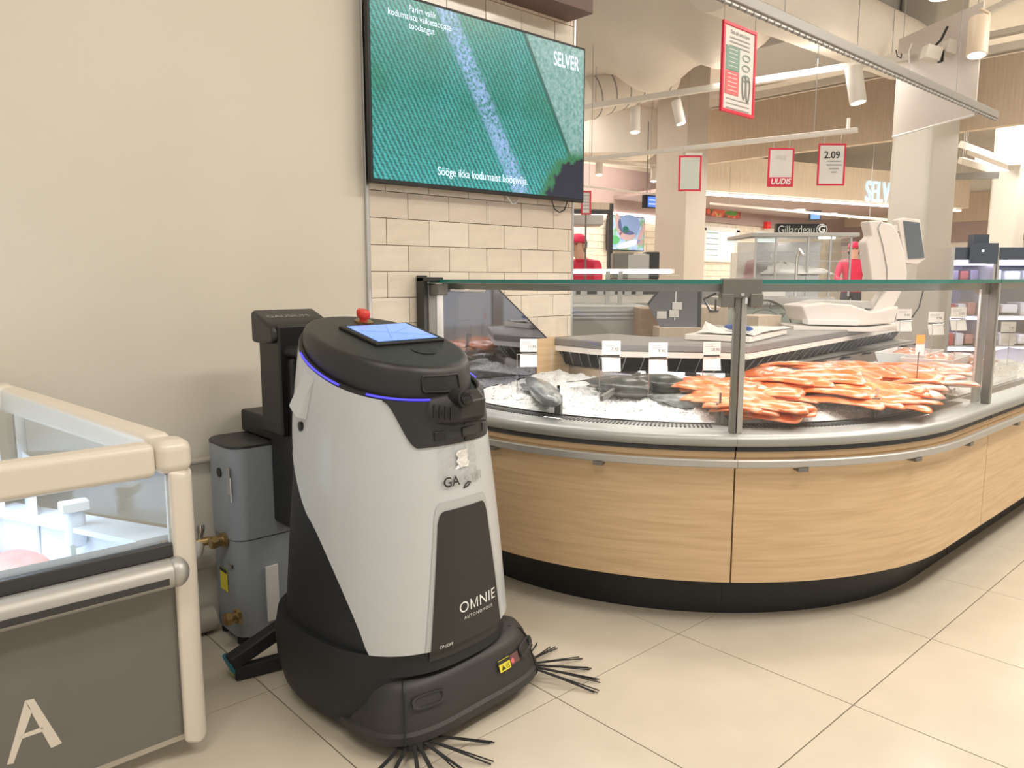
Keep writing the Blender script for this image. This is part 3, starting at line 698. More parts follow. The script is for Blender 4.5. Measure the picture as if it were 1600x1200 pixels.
# wall pipes
for nm, z_, r_, yy, x1_ in (('thin', .60, .011, 2.575, .96), ('mid', .24, .02, 2.57, .95), ('low', .05, .042, 2.55, .93)):
    b = B(); b.tube([(-.6, yy, z_), (x1_, yy, z_)], r_, 14); tag(b.done('wall_pipe', 'pipe_paint', smooth=True), {'thin': 'thin painted pipe running along the wall at cabinet height', 'mid': 'middle cream pipe low on the painted wall', 'low': 'thick cream pipe just above the floor by the wall'}[nm], 'pipe')
vq = at_y(312, 845, 2.5)
vv = thing('water_valve', (vq.x, vq.y, vq.z-.06), 'small chrome and brass water valve on the wall beside the cabinet', 'valve')
b = B(); b.tube([vq-Vector((.01, 0, .005)), vq+Vector((.03, -.01, -.003))], .014, 10); b.done('body', 'brass', vv, smooth=True)
b = B(); b.tube([vq+Vector((0, 0, 0)), vq+Vector((0, -.01, .045)), vq+Vector((0, -.012, .06))], [.008, .016, .012], 12); b.done('knob', 'chrome', vv, smooth=True)
b = B(); b.tube([vq+Vector((-.03, .02, -.06)), vq+Vector((-.01, 0, -.04)), vq], .018, 10); b.done('elbow', 'white_plastic', vv, smooth=True)
b = B(); b.tube([vq, (vq.x, 2.598, vq.z)], .012, 10); b.done('stub', 'chrome', vv, smooth=True)
# ================================================================== FREEZER
FX, FY = .655, 1.88
zt = at_y(300, 683, FY).z
bk = at_y(18, 598, 2.5); FL = -1.15
fz = thing('display_freezer', (-.2, 2.2, 0), 'white framed chest freezer with glass top, grey lettered front panel and meat tray inside', 'freezer')
def zf(y): return zt+(bk.z-zt)*(y-FY)/(2.5-FY)            # top rises to the rear
def xe(y): return FX+(bk.x-FX)*(y-FY)/(2.5-FY)            # end runs in towards the rear
# end cap post and rails
b = B(); P = [(FY, .035), (FY, zt-.02), (FY+.02, zt)]
b.poly([(FX-.062, FY-.012, .05), (FX-.02, FY-.014, .03), (FX, FY, .045), (FX+.004, FY+.05, .05), (FX-.04, FY+.06, .05)], (0, 0, zt-.12)); b.done('corner_post', 'freezer_white', fz, bevel=.012, seg=3)
b = B(); b.box((FX-.085, FY-.014, zt-.085), (FX+.002, FY+.075, zt)); b.done('corner_cap', 'freezer_white', fz, bevel=.028, seg=5)
b = B(); b.box((FL, FY-.012, zt-.085), (FX-.085, FY+.055, zt-.002)); b.done('front_rail', 'freezer_white', fz, bevel=.018, seg=4)
b = B(); b.loft([[Vector((xe(y)-w0, y, zf(y)-.07)), Vector((xe(y)+.002, y, zf(y)-.07)), Vector((xe(y)+.002, y, zf(y)-.002)), Vector((xe(y)-w0, y, zf(y)-.002))] for y, w0 in ((FY+.06, .06), (2.5, .05))]); b.done('end_rail', 'freezer_white', fz, bevel=.014, seg=3)
b = B(); b.box((FL, 2.46, bk.z-.07), (bk.x, 2.53, bk.z)); b.done('rear_rail', 'freezer_white', fz, bevel=.014, seg=3)
# glass top (two sheets) and front window, end window
b = B(); b.poly([(FL, FY+.05, zt-.012), (FX-.09, FY+.05, zt-.012), (bk.x-.05, 2.465, bk.z-.012), (FL, 2.465, bk.z-.012)], (0, 0, .005)); b.done('lid_glass', 'freezer_glass', fz)
zw0 = at_y(279, 846, FY).z; zh0 = at_y(282, 903, FY).z
B().box((FL, FY+.004, zw0), (FX-.05, FY+.009, zt-.085)).done('front_glass', 'freezer_glass', fz)
B().box((FX-.062, FY+.006, zw0), (FX-.054, FY+.016, zt-.085)).done('glass_edge', 'white', fz)
b = B(); b.poly([(FX-.02, FY+.06, zw0+.02), (bk.x-.02, 2.47, zw0+.02), (bk.x-.02, 2.47, bk.z-.07), (FX-.02, FY+.06, zt-.07)], (-.005, 0, 0)); b.done('end_glass', 'freezer_glass', fz)
gp = at_y(27, 640, 2.44); B().box((gp.x-.012, 2.42, gp.z-.22), (gp.x+.012, 2.45, bk.z-.05)).done('glass_mullion', 'alu', fz, bevel=.002)
gq = at_y(25, 633, 2.418); B().cyl(gq, gq-Vector((0, .003, 0)), .005, seg=12).done('mullion_screw', 'black', fz)
# inside liner
b = B(); 
li = [(FX-.075, FY+.03), (bk.x-.06, 2.45), (FL+.02, 2.45), (FL+.02, FY+.03)]
zi = .30
b.loft([[Vector((x, y, zw0+.012)) for x, y in li], [Vector((x*.97 if x > 0 else x, y+(.02 if y < 2 else -.02), zi)) for x, y in li]], cap0=False, cap1=True); b.done('liner', 'freezer_inner', fz, recalc=False)
b = B(); b.poly([(FX-.02, FY+.03, zw0), (bk.x-.02, 2.48, zw0), (bk.x-.09, 2.45, zw0), (FX-.13, FY+.03, zw0)], (0, 0, .014)); b.done('end_ledge', 'freezer_inner', fz)
B().box((FL, 2.44, zw0-.2), (bk.x-.05, 2.45, bk.z-.06)).done('rear_liner', 'freezer_inner', fz)
B().obox(at_y(116, 790, 2.13), .065, .045, .025, (1, 0, 0)).done('thermometer_cap', 'white', fz, bevel=.004)
tq = at_y(118, 826, 2.14); B().obox(tq, .05, .035, .10, (1, 0, 0)).done('thermometer_box', 'freezer_inner', fz, bevel=.02, seg=4)
nq = at_y(114, 860, 2.13); B().obox(nq, .012, .012, .03, (1, 0, 0)).done('thermometer_probe', 'tray_clear', fz)
dv = at_y(42, 780, 2.42); B().box((dv.x-.002, 2.30, .40), (dv.x+.002, 2.44, .74)).done('divider', 'freezer_inner', fz)
# black gasket, handle bar, panel
B().box((FL, FY-.004, zw0-.035), (FX-.045, FY+.02, zw0)).done('gasket', 'dark_metal', fz, bevel=.004)
B().box((FL, FY-.006, zw0-.062), (FX-.05, FY+.02, zw0-.035)).done('ledge_trim', 'steel_matte', fz, bevel=.004)
hzc = (zw0-.062+zh0)/2+.012
b = B(); b.tube([(FL, FY-.022, hzc), (FX-.075, FY-.022, hzc)], .036, 24); b.done('handle_bar', 'steel_matte', fz, smooth=True)
b = B(); b.sphere((FX-.06, FY-.022, hzc), .037, (.8, 1, 1), 20, 14); b.done('handle_end', 'steel_matte', fz, smooth=True)
B().box((FL, FY-.0592, hzc-.016), (FX-.088, FY-.052, hzc+.000)).done('handle_strip', 'dark_metal', fz)
B().box((FL, FY+.004, .07), (FX-.045, FY+.03, zw0-.06)).done('front_panel', 'freezer_panel', fz)
B().box((FL, FY+.03, .04), (FX-.04, FY+.06, zw0-.06)).box((FL, FY+.06, .04), (bk.x-.01, 2.5, .28)).done('body', 'freezer_white', fz)
for x_ in (FL+.1, .3): 
    for y_ in (FY+.12, 2.4): B().cyl((x_, y_, 0), (x_, y_, .045), .025).done('castor', 'rubber', fz)
fa = lambda x, y: at_y(x, y, FY+.0036)
b = B()
for pl in (((11, 1195), (21, 1193), (50, 1112), (44, 1101), (39, 1095)), ((39, 1095), (53, 1092), (97, 1161), (80, 1169), (45, 1106)), ((27, 1157), (31, 1149), (66, 1136), (70, 1142))):
    b.poly([fa(*q) for q in pl], (0, .001, 0))
b.done('lettering', 'freezer_white', fz)
# glowing tube below the front rail
b = B(); b.tube([(FL+.05, FY+.066, zt-.055), (FX-.12, FY+.066, zt-.055)], .008, 8); lt = b.done('case_lamp', 'tube', fz, smooth=True)
area('freezer_lamp_light', (-.25, 2.2, zt-.06), 1.3, 6.5, (.72, .85, 1), sy=.25)
# tray with meat
ty = at_y(45, 900, 2.15)
tr_ = thing('meat_tray', (.25, 2.16, .42), 'shallow clear plastic tray in the freezer holding meat', 'tray')
ztr = .475
c1 = [at_z(*q, ztr) for q in ((-40, 870), (52, 830), (92, 872), (20, 905))]
cc1 = sum(c1, Vector())/4
b = B(); b.loft([[cc1+(p-cc1)*s_+Vector((0, 0, h)) for p in c1] for s_, h in ((.82, -.05), (1, 0), (1.03, 0.002), (.95, 0), (.80, -.045))]); b.done('shell', 'tray_clear', tr_)
b = B(); rm = random.Random(2); L0 = []
for k, (s_, h) in enumerate(((.72, -.042), (.80, -.03), (.74, -.008), (.5, .004), (.2, .008))):
    L0.append([cc1+Vector((math.cos(t)*.17*s_*(1+.1*math.sin(3*t)), math.sin(t)*.12*s_*(1+.12*math.cos(2*t)), h)) for t in lin(0, 2*math.pi*27/28, 28)])
b.loft(L0); tag(b.done('meat_piece', 'meat_pink', smooth='all'), 'pale pink piece of frozen meat lying in the tray', 'meat')
# ================================================================== FISH COUNTER (curved, three units)
CC = Vector((3.185, 2.278)); CR = 1.298
def fpt(s):
    if s < .30: return (CC.x-CR, 2.578-s)
    s -= .30
    if s < CR*math.pi/2: a = math.pi+s/CR; return (CC.x+CR*math.cos(a), CC.y+CR*math.sin(a))
    s -= CR*math.pi/2; return (CC.x+s, CC.y-CR)
S1, S2, S3 = .30+CR*math.pi/4, .30+CR*math.pi/2+.42, .30+CR*math.pi/2+3.4
def fpath(s0, s1, step=.05):
    n = max(2, int((s1-s0)/step)); return [fpt(s0+(s1-s0)*i/n) for i in range(n+1)]
def sp3(s, off, z):
    p = Vector(fpt(s)); q = Vector(fpt(s+.002)); d = (q-p).normalized(); n = Vector((-d.y, d.x)); r = p+n*off; return Vector((r.x, r.y, z))
def sdir(s): p = Vector(fpt(s)); q = Vector(fpt(s+.002)); return (q-p).normalized().to_3d()
GT0, GT1 = 1.192, 1.206
units = [(0, S1, 'curved oak front fish counter unit against the tiled wall'), (S1, S2, 'curved oak front fish counter unit in the middle with salmon'), (S2, S3, 'straight oak front counter unit at the right end of the fish counter')]
U = []
for k, (s0, s1, lab) in enumerate(units):
    m = sp3((s0+s1)/2, .3, 0); u = thing('fish_counter', m, lab, 'display counter', 'curved fish counter units'); U.append(u)
    g = .003; P = fpath(s0+g, s1-g)
    B().sweep(P, [(.02, .165), (0, .165), (0, .575), (.004, .578), (.004, .606), (0, .609), (0, .630), (.02, .630)]).done('front_panel', 'oak', u, smooth=True)
    B().sweep(P, [(.12, .0), (.12, .165), (.16, .165), (.16, .0)]).done('plinth', 'black', u, smooth=True)
    B().sweep(P, [(.02, .165), (.16, .165), (.16, .18), (.02, .18)]).done('underside', 'dark_metal', u)
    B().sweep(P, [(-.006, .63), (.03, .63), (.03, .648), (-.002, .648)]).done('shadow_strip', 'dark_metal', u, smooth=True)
    B().sweep(fpath(s0, s1), [(-.012, .648), (-.02, .656), (-.022, .668), (-.016, .680), (0, .690), (.14, .695), (.14, .66), (.0, .648)]).done('metal_sill', 'sill_metal', u, smooth=True)
    B().sweep(fpath(s0, s1), [(-.032, .579), (-.036, .583), (-.036, .603), (-.032, .607), (-.022, .607), (-.022, .579)]).done('bumper_rail', 'steel_matte', u, smooth=True)
    ns = [s0+.42, s0+.86] if k == 0 else ([s0+.22, s0+.70, s0+1.12] if k == 1 else [s0+.3, s0+.9, s0+1.5])
    for s_ in ns:
        B().obox(sp3(s_, -.017, .572), .035, .036, .014, sdir(s_)).done('rail_clip', 'grey_metal', u)
    # slotted air grille on the sill
    b = B(); n = int((s1-s0-.1)/.016)
    for i in range(n):
        s_ = s0+.05+i*.016
        b.obox(sp3(s_, .108, .6942), .007, .05, .003, sdir(s_))
    o = b.done('air_grille', 'dark_metal', u); o['kind'] = 'stuff'
    # sill drain clip
    s_ = s0+(s1-s0)*(.48 if k == 0 else .62)
    b = B(); b.tube([sp3(s_-.045, .075, .694), sp3(s_-.03, .06, .699), sp3(s_+.03, .06, .699), sp3(s_+.045, .075, .694)], .0025, 6); b.done('sill_handle', 'chrome', u)
    # glass
    B().sweep(fpath(s0+.012, s1-.012), [(.028, .69), (.036, .69), (.036, GT0), (.028, GT0)]).done('front_glass', 'front_glass', u, smooth=True)
    B().sweep(fpath(s0+.005, s1-.005), [(.006, GT0), (.40, GT0), (.40, GT1), (.006, GT1)]).done('top_glass', 'top_glass', u, smooth=True)
    B().sweep(fpath(s0+.005, s1-.005), [(.000, GT0), (.006, GT0), (.006, GT1), (.000, GT1)]).done('glass_edge', 'glass_edge', u, smooth=True)
    B().sweep(fpath(s0+.03, s1-.03), [(.05, GT0-.026), (.085, GT0-.026), (.085, GT0-.001), (.05, GT0-.001)]).done('light_bar', 'grey_metal', u, smooth=True)
    B().sweep(fpath(s0+.05, s1-.05), [(.085, GT0-.024), (.095, GT0-.020), (.095, GT0-.006), (.085, GT0-.004)]).done('case_lamp', 'case_lamp', u, smooth=True)
    # inner base floor of the display
    B().sweep(P, [(.14, .60), (.14, .66), (.72, .70), (.72, .60)]).done('display_base', 'steel', u)
for k in range(9):
    s_ = .2+k*.36
    o = area('case_lamp_light', sp3(s_, .13, GT0-.03), .30, 1.35, (1, .93, .89), sy=.06); dd = sdir(s_); o.rotation_euler = (math.radians(8), 0, math.atan2(dd.y, dd.x))
def post(u, s_, w=.034, name='glass_post'):
    p = sp3(s_, .02, 0); d = sdir(s_); n = Vector((-d.y, d.x, 0))
    for k_, dd in ((-1, -.011), (1, .011)):
        B().obox(Vector((p.x, p.y, .69+(GT0-.69)/2))+d*dd, .018, .03, GT0-.69, d).done(name, 'grey_metal' if k_ < 0 else 'steel_matte', u, bevel=.002)
    return p, d, n
p, d, n = post(U[1], S1)
b = B(); b.obox(p+Vector((0, 0, 1.178)), .13, .05, .064, d)
b.done('glass_clamp', 'grey_metal', U[1], bevel=.004)
for dd in (-.048, .046): B().obox(p+d*dd-n*.006+Vector((0, 0, 1.138)), .042, .05, .045, d).done('clamp_block', 'grey_metal', U[1], bevel=.004)
q = p-n*.027+Vector((0, 0, 1.158)); B().cyl(q+n*.004, q-n*.002, .006, seg=14).done('clamp_bolt', 'steel', U[1])
B().obox(p+d*.014-n*.018+Vector((0, 0, 1.145)), .008, .012, .035, d).done('clamp_pin', 'chrome', U[1])
b = B(); pa = p-d*.07+n*.05
b.tube([pa+Vector((0, 0, 1.16)), pa-d*.04+Vector((0, 0, 1.14)), pa-d*.02+Vector((0, 0, 1.105)), pa+d*.0+Vector((0, 0, 1.10)), pa+Vector((.0, 0, 1.14))], .004, 6); b.done('lamp_cable', 'black', U[1], smooth=True)
post(U[2], S2, name='glass_post')
p2_ = sp3(S2, .03, 0); d2_ = sdir(S2)
B().obox(p2_+Vector((0, .03, .94)), .09, .012, .5, d2_).done('end_post', 'alu', U[2], bevel=.003)
B().obox(p2_+Vector((0, .03, 1.17)), .07, .05, .05, d2_).done('glass_clamp', 'grey_metal', U[2], bevel=.004)
# left end: post, wall profile, mirror side panel
pw = sp3(.02, 0, 0)
B().box((pw.x-.055, 2.535, .66), (pw.x-.035, 2.585, 1.222)).box((pw.x-.055, 2.50, 1.196), (pw.x+.02, 2.585, 1.215)).done('wall_profile', 'dark_metal', U[0], bevel=.003)
B().box((pw.x-.035, 2.53, .69), (pw.x+.005, 2.58, 1.19)).done('end_post', 'grey_metal', U[0], bevel=.004)
B().box((pw.x+.012, 2.54, .69), (pw.x+.05, 2.58, 1.15)).done('end_cover', 'steel_matte', U[0], bevel=.004)
B().obox((pw.x-.005, 2.50, 1.165), .05, .06, .045, (1, 0, 0)).done('glass_clamp', 'grey_metal', U[0], bevel=.004)
b = B(); b.tube([(pw.x+.06, 2.52, 1.168), (pw.x+.25, 2.52, 1.160)], .012, 12); b.done('gas_strut', 'alu', U[0], smooth=True)
mp = [(pw.x+.05, .68), (pw.x+.05, 1.188)] + [(at_y(x, y, 2.566).x, at_y(x, y, 2.566).z) for x, y in ((768, 441), (866, 540), (835, 590))] + [(2.46, .70)]
B().poly([(x, 2.566, z) for x, z in mp], (0, .008, 0)).done('mirror_panel', 'mirror_dark', U[0])
b = B(); b.tube([(x, 2.566, z) for x, z in mp[2:5]], .003, 6); b.done('mirror_edge', 'dark_metal', U[0])
# low acrylic guard on small posts in front of the ice
GP = [.62, S1-.03, S1+.68, S2-.12]
gp_units = [U[0], U[1], U[1], U[1]]
for s_, u in zip(GP, gp_units):
    for dd in (-.008, .008): B().obox(sp3(s_, .138, .735)+sdir(s_)*dd, .012, .016, .075, sdir(s_)).done('guard_post', 'grey_metal', u, bevel=.002)
    B().obox(sp3(s_, .138, .79), .008, .008, .04, sdir(s_)).done('guard_pin', 'chrome', u)
for a, c_, u in ((.05, GP[0]-.01, U[0]), (GP[0]+.01, GP[1]-.01, U[0]), (GP[1]+.05, GP[2]-.01, U[1]), (GP[2]+.01, GP[3]-.01, U[1]), (S2+.03, S2+.9, U[2])):
    B().sweep(fpath(a, c_), [(.136, .69), (.141, .69), (.141, .795), (.136, .795)]).done('acrylic_guard', 'plexi', u, smooth=True)
# dividers on the ice
for s_, u in ((.80, U[0]), (S1+.0, U[1])):
    a = sp3(s_, .18, .765); c_ = sp3(s_, .68, .80)
    B().obox((a+c_)/2, (c_-a).length, .014, .02, c_-a).done('ice_divider', 'grey_metal', u)
# ------------------------------------------------------------------ ice
def hash2(x, y): 
    v = math.sin(x*127.1+y*311.7)*43758.5453; return v-math.floor(v)
def vn(x, y):
    xi, yi = math.floor(x), math.floor(y); xf, yf = x-xi, y-yi; xf = xf*xf*(3-2*xf); yf = yf*yf*(3-2*yf)
    return (hash2(xi, yi)*(1-xf)+hash2(xi+1, yi)*xf)*(1-yf)+(hash2(xi, yi+1)*(1-xf)+hash2(xi+1, yi+1)*xf)*yf
def ice_h(s, off):
    t = (off-.145)/.56
    h = .698+.02*min(1, t*5)+.05*t
    return h+.020*(vn(s*9, off*9)-.5)+.013*(vn(s*28, off*28)-.5)+.011*(vn(s*80, off*80)-.5)
def off_of(p):
    if p.x > CC.x: return p.y-(CC.y-CR)
    if p.y > CC.y: return p.x-(CC.x-CR)
    return CR-(p.to_2d()-CC).length
def on_ice(px, py, h, mx=.64):      # height of a thing lying h above the ice that the photo shows at px, py
    lo, hi = .60, 1.0
    for _ in range(40):
        z = (lo+hi)/2; o_ = off_of(at_z(px, py, z))
        surf = .718+.05*min(1, max(0, (o_-.145)/.56))+h
        if o_ > mx or z < surf: lo = z
        else: hi = z
    return (lo+hi)/2
def ice_patch(s0, s1, lab):
    rows = []; ns = int((s1-s0)/.010); no = 54
    for j in range(no+1):
        off = .145+.565*j/no
        rows.append([sp3(s0+(s1-s0)*i/ns, off, ice_h(s0+(s1-s0)*i/ns, off) if j else .70) for i in range(ns+1)])
    b = B(); b.sheet(rows); o = b.done('crushed_ice', 'ice', smooth='all')
    tag(o, lab, 'ice', kind='stuff')
    # loose shards
    rs = random.Random(int(s0*100)+1); b = B()
    for i in range(int((s1-s0)*900)):
        s_ = rs.uniform(s0+.02, s1-.02); off = .19+.5*rs.random()**1.6; c = sp3(s_, off, ice_h(s_, off)+.002); r = rs.uniform(.004, .010)
        vs = [c+Vector((rs.gauss(0, 1), rs.gauss(0, 1), rs.gauss(0, .8))).normalized()*r for _ in range(4)]
        V = [b.bm.verts.new(v) for v in vs]
        for f in ((0, 1, 2), (0, 3, 1), (1, 3, 2), (2, 3, 0)): b.bm.faces.new([V[x] for x in f])
    o2 = b.done('ice_shards', 'ice'); tag(o2, lab.replace('bed of crushed ice', 'loose ice shards on the bed'), 'ice', kind='stuff')
ice_patch(.02, S1-.012, 'white bed of crushed ice under the whole fish')
ice_patch(S1+.012, S2-.05, 'white bed of crushed ice under the salmon fillets')
ice_patch(S2+.05, S2+1.5, 'white bed of crushed ice in the right end counter unit')
# ------------------------------------------------------------------ rear worktop of the counter
WP = [(2.615, 2.575), (2.59, 2.155), (2.93, 1.71), (5.45, 2.02)]
BP = [(2.70, 2.575), (2.68, 2.12), (2.97, 1.70), (5.45, 1.86)]
wk = thing('service_worktop', (3.2, 2.1, 0), 'faceted stainless service worktop behind the ice with dark louvre band', 'worktop')
B().sweep(WP, [(0, .895), (0, .925), (.006, .93), (.40, .93), (.40, .895)]).done('top', 'worktop_steel', wk, bevel=.003)
B().sweep(WP, [(.004, .868), (.004, .893), (.10, .893), (.10, .868)]).done('white_edge', 'board_white', wk)
B().sweep(WP, [(.03, .868), (.075, .80), (.10, .80), (.10, .868)]).done('louvre_band', 'black_gloss', wk)
B().sweep(BP, [(-.005, .70), (.025, .80), (.06, .80), (.06, .70)]).done('back_panel', 'steel', wk)
B().sweep(BP, [(.10, 0), (.10, .80), (.30, .80), (.30, 0)]).done('base', 'steel_matte', wk)
B().box((2.50, 2.56, .70), (2.72, 2.585, .93)).done('end_board', 'oak', wk)
fr = Vector((2.93, 1.71)); to = Vector((5.45, 2.02))
segs = [(WP[0], WP[1], 7), (WP[1], WP[2], 7), (WP[2], WP[3], 26)]
for a, c_, n_ in segs:
    a = Vector(a); c_ = Vector(c_); d = (c_-a).normalized(); n = Vector((-d.y, d.x)); d3, n3 = d.to_3d(), n.to_3d()
    for i in range(n_):
        q = a+d*((c_-a).length*(i+.5)/n_)
        top = Vector((q.x, q.y, .866))+n3*.029; bot = Vector((q.x, q.y, .803))+n3*.071-d3*.02
        B().tube([top, bot], .0022, 4).done('louvre_bar', 'steel_matte', wk)
# small vents below louvres
for a, c_, n_ in ((BP[0], BP[1], 2), (BP[1], BP[2], 3), (BP[2], BP[3], 8)):
    a = Vector(a); c_ = Vector(c_); d = (c_-a).normalized(); n = Vector((-d.y, d.x))
    for i in range(n_):
        q = a+d*((c_-a).length*(i+.4)/n_)-n*-.012; B().obox(Vector((q.x, q.y, .797))-n.to_3d()*.0, .05, .02, .008, d.to_3d()).done('vent_slot', 'dark_metal', wk)
# ------------------------------------------------------------------ fish
def fillet_mesh(seed, L, Wd, T):
    rs = random.Random(seed); loops = []; bend = rs.uniform(-.25, .25); n = 14
    for i in range(n+1):
        t = i/n; w = Wd*(.62+.38*math.sin(math.pi*(.15+.7*t)))*(1-.25*t)*(.72 if i in (0, n) else .92 if i in (1, n-1) else 1)
        h = T*(1-.45*t)*(.45 if i in (0, n) else 1)
        cy = bend*L*(t-.5)**2; cz = .012*math.sin(math.pi*t)-.004*(1-t)+rs.uniform(-.002, .002)
        c = Vector(((t-.5)*L, cy, cz))
        loops.append([c+Vector((0, -w, -h*.1)), c+Vector((0, -w*.95, h*.35)), c+Vector((0, -w*.6, h*.98)), c+Vector((0, 0, h*.92)), c+Vector((0, w*.6, h*.95)), c+Vector((0, w*.95, h*.25)), c+Vector((0, w, -h*.1)), c+Vector((0, 0, -h*.15))])
    return loops
protos = {}
def fillet(seed, m):
    k = (seed, m)
    if k not in protos:
        rs = random.Random(seed); o = B().loft(fillet_mesh(seed, rs.uniform(.24, .32), rs.uniform(.062, .088), rs.uniform(.022, .030))).done('salmon_fillet', m, local=True, smooth='all')
        o.modifiers.new('sub', 'SUBSURF').render_levels = 1; o.modifiers['sub'].levels = 1
        protos[k] = o; return o
    o = protos[k].copy(); COL.objects.link(o); return o
def pxang(px, py, z, dx, dy): a = at_z(px, py, z); b_ = at_z(px+dx, py+dy, z); return math.atan2(b_.y-a.y, b_.x-a.x)
def lay(px, py, z, dxy, m, lab, grp, tilt=0.):
    z = on_ice(px, py, z); p = at_z(px, py, z); o = fillet(rng_f.randint(0, 6), m)
    o.location = p; o.rotation_euler = (rng_f.uniform(-.1, .25), rng_f.uniform(-.05, .08), pxang(px, py, z, *dxy)+math.pi*rng_f.choice((0, 1, 1))+rng_f.uniform(-.3, .3))
    tag(o, lab, 'salmon fillet', grp)
rng_f = random.Random(11)
ORD = ['first', 'second', 'third', 'fourth', 'fifth', 'sixth', 'seventh', 'eighth', 'ninth', 'tenth']
ROW = ['rearmost', 'second', 'third', 'fourth', 'fifth', 'front']
# pile beside the glass post
for r, (py, z, x0, x1, n_) in enumerate(((604, .026, 1085, 1200, 7), (613, .030, 1090, 1215, 7), (624, .028, 1110, 1228, 6), (637, .018, 1135, 1225, 5), (649, .006, 1160, 1215, 3))):
    for i in range(n_):
        lay(x0+(x1-x0)*(i+.5)/n_+rng_f.uniform(-6, 6), py+rng_f.uniform(-4, 4), z+rng_f.uniform(0, .012), (100, 8+rng_f.uniform(-4, 4)), 'salmon', 'bright orange salmon fillet beside the glass post, %s from left in the %s row' % (ORD[i], ['rearmost', 'second', 'third', 'fourth', 'front'][r]), 'salmon fillets by the post')
# large pile
for r, (py, z, x0, x1, n_) in enumerate(((578, .040, 1220, 1470, 10), (587, .045, 1195, 1480, 10), (597, .045, 1195, 1480, 10), (607, .040, 1225, 1475, 10), (619, .028, 1280, 1455, 8), (632, .012, 1305, 1420, 5))):
    for i in range(n_):
        px = x0+(x1-x0)*(i+.5)/n_
        far = px > 1420
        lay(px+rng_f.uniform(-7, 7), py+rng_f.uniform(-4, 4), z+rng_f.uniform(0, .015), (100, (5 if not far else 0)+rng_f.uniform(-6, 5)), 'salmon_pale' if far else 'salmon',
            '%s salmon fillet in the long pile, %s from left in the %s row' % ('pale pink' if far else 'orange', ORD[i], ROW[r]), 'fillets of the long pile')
for i in range(9):
    p = sp3(S2+.15+i*.13, .30+.1*(i % 3), .765); o = fillet(rng_f.randint(0, 6), 'salmon_pale'); o.location = p; o.rotation_euler = (0, 0, rng_f.uniform(-.4, .4))
    tag(o, 'pale pink fillet right of the end post, %s counting from the post' % ORD[i], 'salmon fillet', 'fillets in the right end unit')
def whole_fish(hx, hy, tx_, ty_, z, Hh, Wd, m, lab, tail=True):
    z = on_ice((hx+tx_)/2, (hy+ty_)/2, z); hp_, tp_ = at_z(hx, hy, z), at_z(tx_, ty_, z); p = (hp_+tp_)/2; L = (tp_-hp_).length; ang = math.atan2(tp_.y-hp_.y, tp_.x-hp_.x)
    r = thing('whole_fish', p, lab, 'fish', rotz=ang); Mw = WM[r.name]
    b = B(); n = 22; loops = []
    for i in range(n+1):
        t = i/n; prof = (math.sin(math.pi*t**.62)**.75)*(1-.1*t) if 0 < t < 1 else .06
        hh = max(.08 if t < .5 else .13, prof)*Hh; ww = max(.08 if t < .5 else .06, prof)*Wd
        loops.append([Vector(((t-.5)*L, math.cos(a)*hh, math.sin(a)*ww+Wd*.72)) for a in lin(0, 2*math.pi*19/20, 20)])
    b.loft(loops); b.xf(Mw); b.done('body', m, r, smooth='all')
    if tail:
        b = B(); b.loft([[Vector((L*.49, y_*.35, Wd*.72+h)) for y_, h in ((-Hh*.5, .002), (Hh*.5, .002), (Hh*.5, -.002), (-Hh*.5, -.002))], [Vector((L*.60, y_*.95, Wd*.6+h)) for y_, h in ((-Hh, .001), (Hh, .001), (Hh, -.001), (-Hh, -.001))]]); b.xf(Mw); b.done('tail_fin', m, r)
    b = B(); b.poly([Vector((-L*.05, Hh*.85, Wd*.7)), Vector((L*.18, Hh*.8, Wd*.7)), Vector((L*.16, Hh*1.25, Wd*.65)), Vector((L*.02, Hh*1.3, Wd*.65))], (0, 0, .004)); b.xf(Mw); b.done('back_fin', m, r)
    b = B(); b.sphere(Vector((-L*.42, -Hh*.12, Wd*1.18)), .009, (1, 1, .6), 12, 8); b.xf(Mw); e = b.done('eye', 'black_gloss', r, smooth='all')
    b = B(); b.tube([Vector((-L*.36, Hh*.62, Wd*1.15)), Vector((-L*.33, 0, Wd*1.62)), Vector((-L*.36, -Hh*.62, Wd*1.15))], .003, 6); b.xf(Mw); b.done('gill_edge', m, r)
    return r
whole_fish(868, 641, 822, 598, .004, .052, .040, 'fish_silver', 'silver grey whole fish lying head down towards the guard post')
whole_fish(1012, 622, 915, 606, .008, .085, .045, 'fish_dark', 'dark whole fish with forked tail, front one of the pair')
whole_fish(1066, 616, 975, 601, .008, .070, .042, 'fish_dark', 'dark whole fish dusted with ice behind the forked tail fish', False)
whole_fish(1095, 640, 1010, 627, -.006, .045, .028, 'fish_silver', 'slim grey fish half sunk in ice in front of the dark pair', False)
whole_fish(800, 588, 742, 570, -.004, .05, .036, 'fish_silver', 'speckled silver fish behind the robot near the mirror', False)
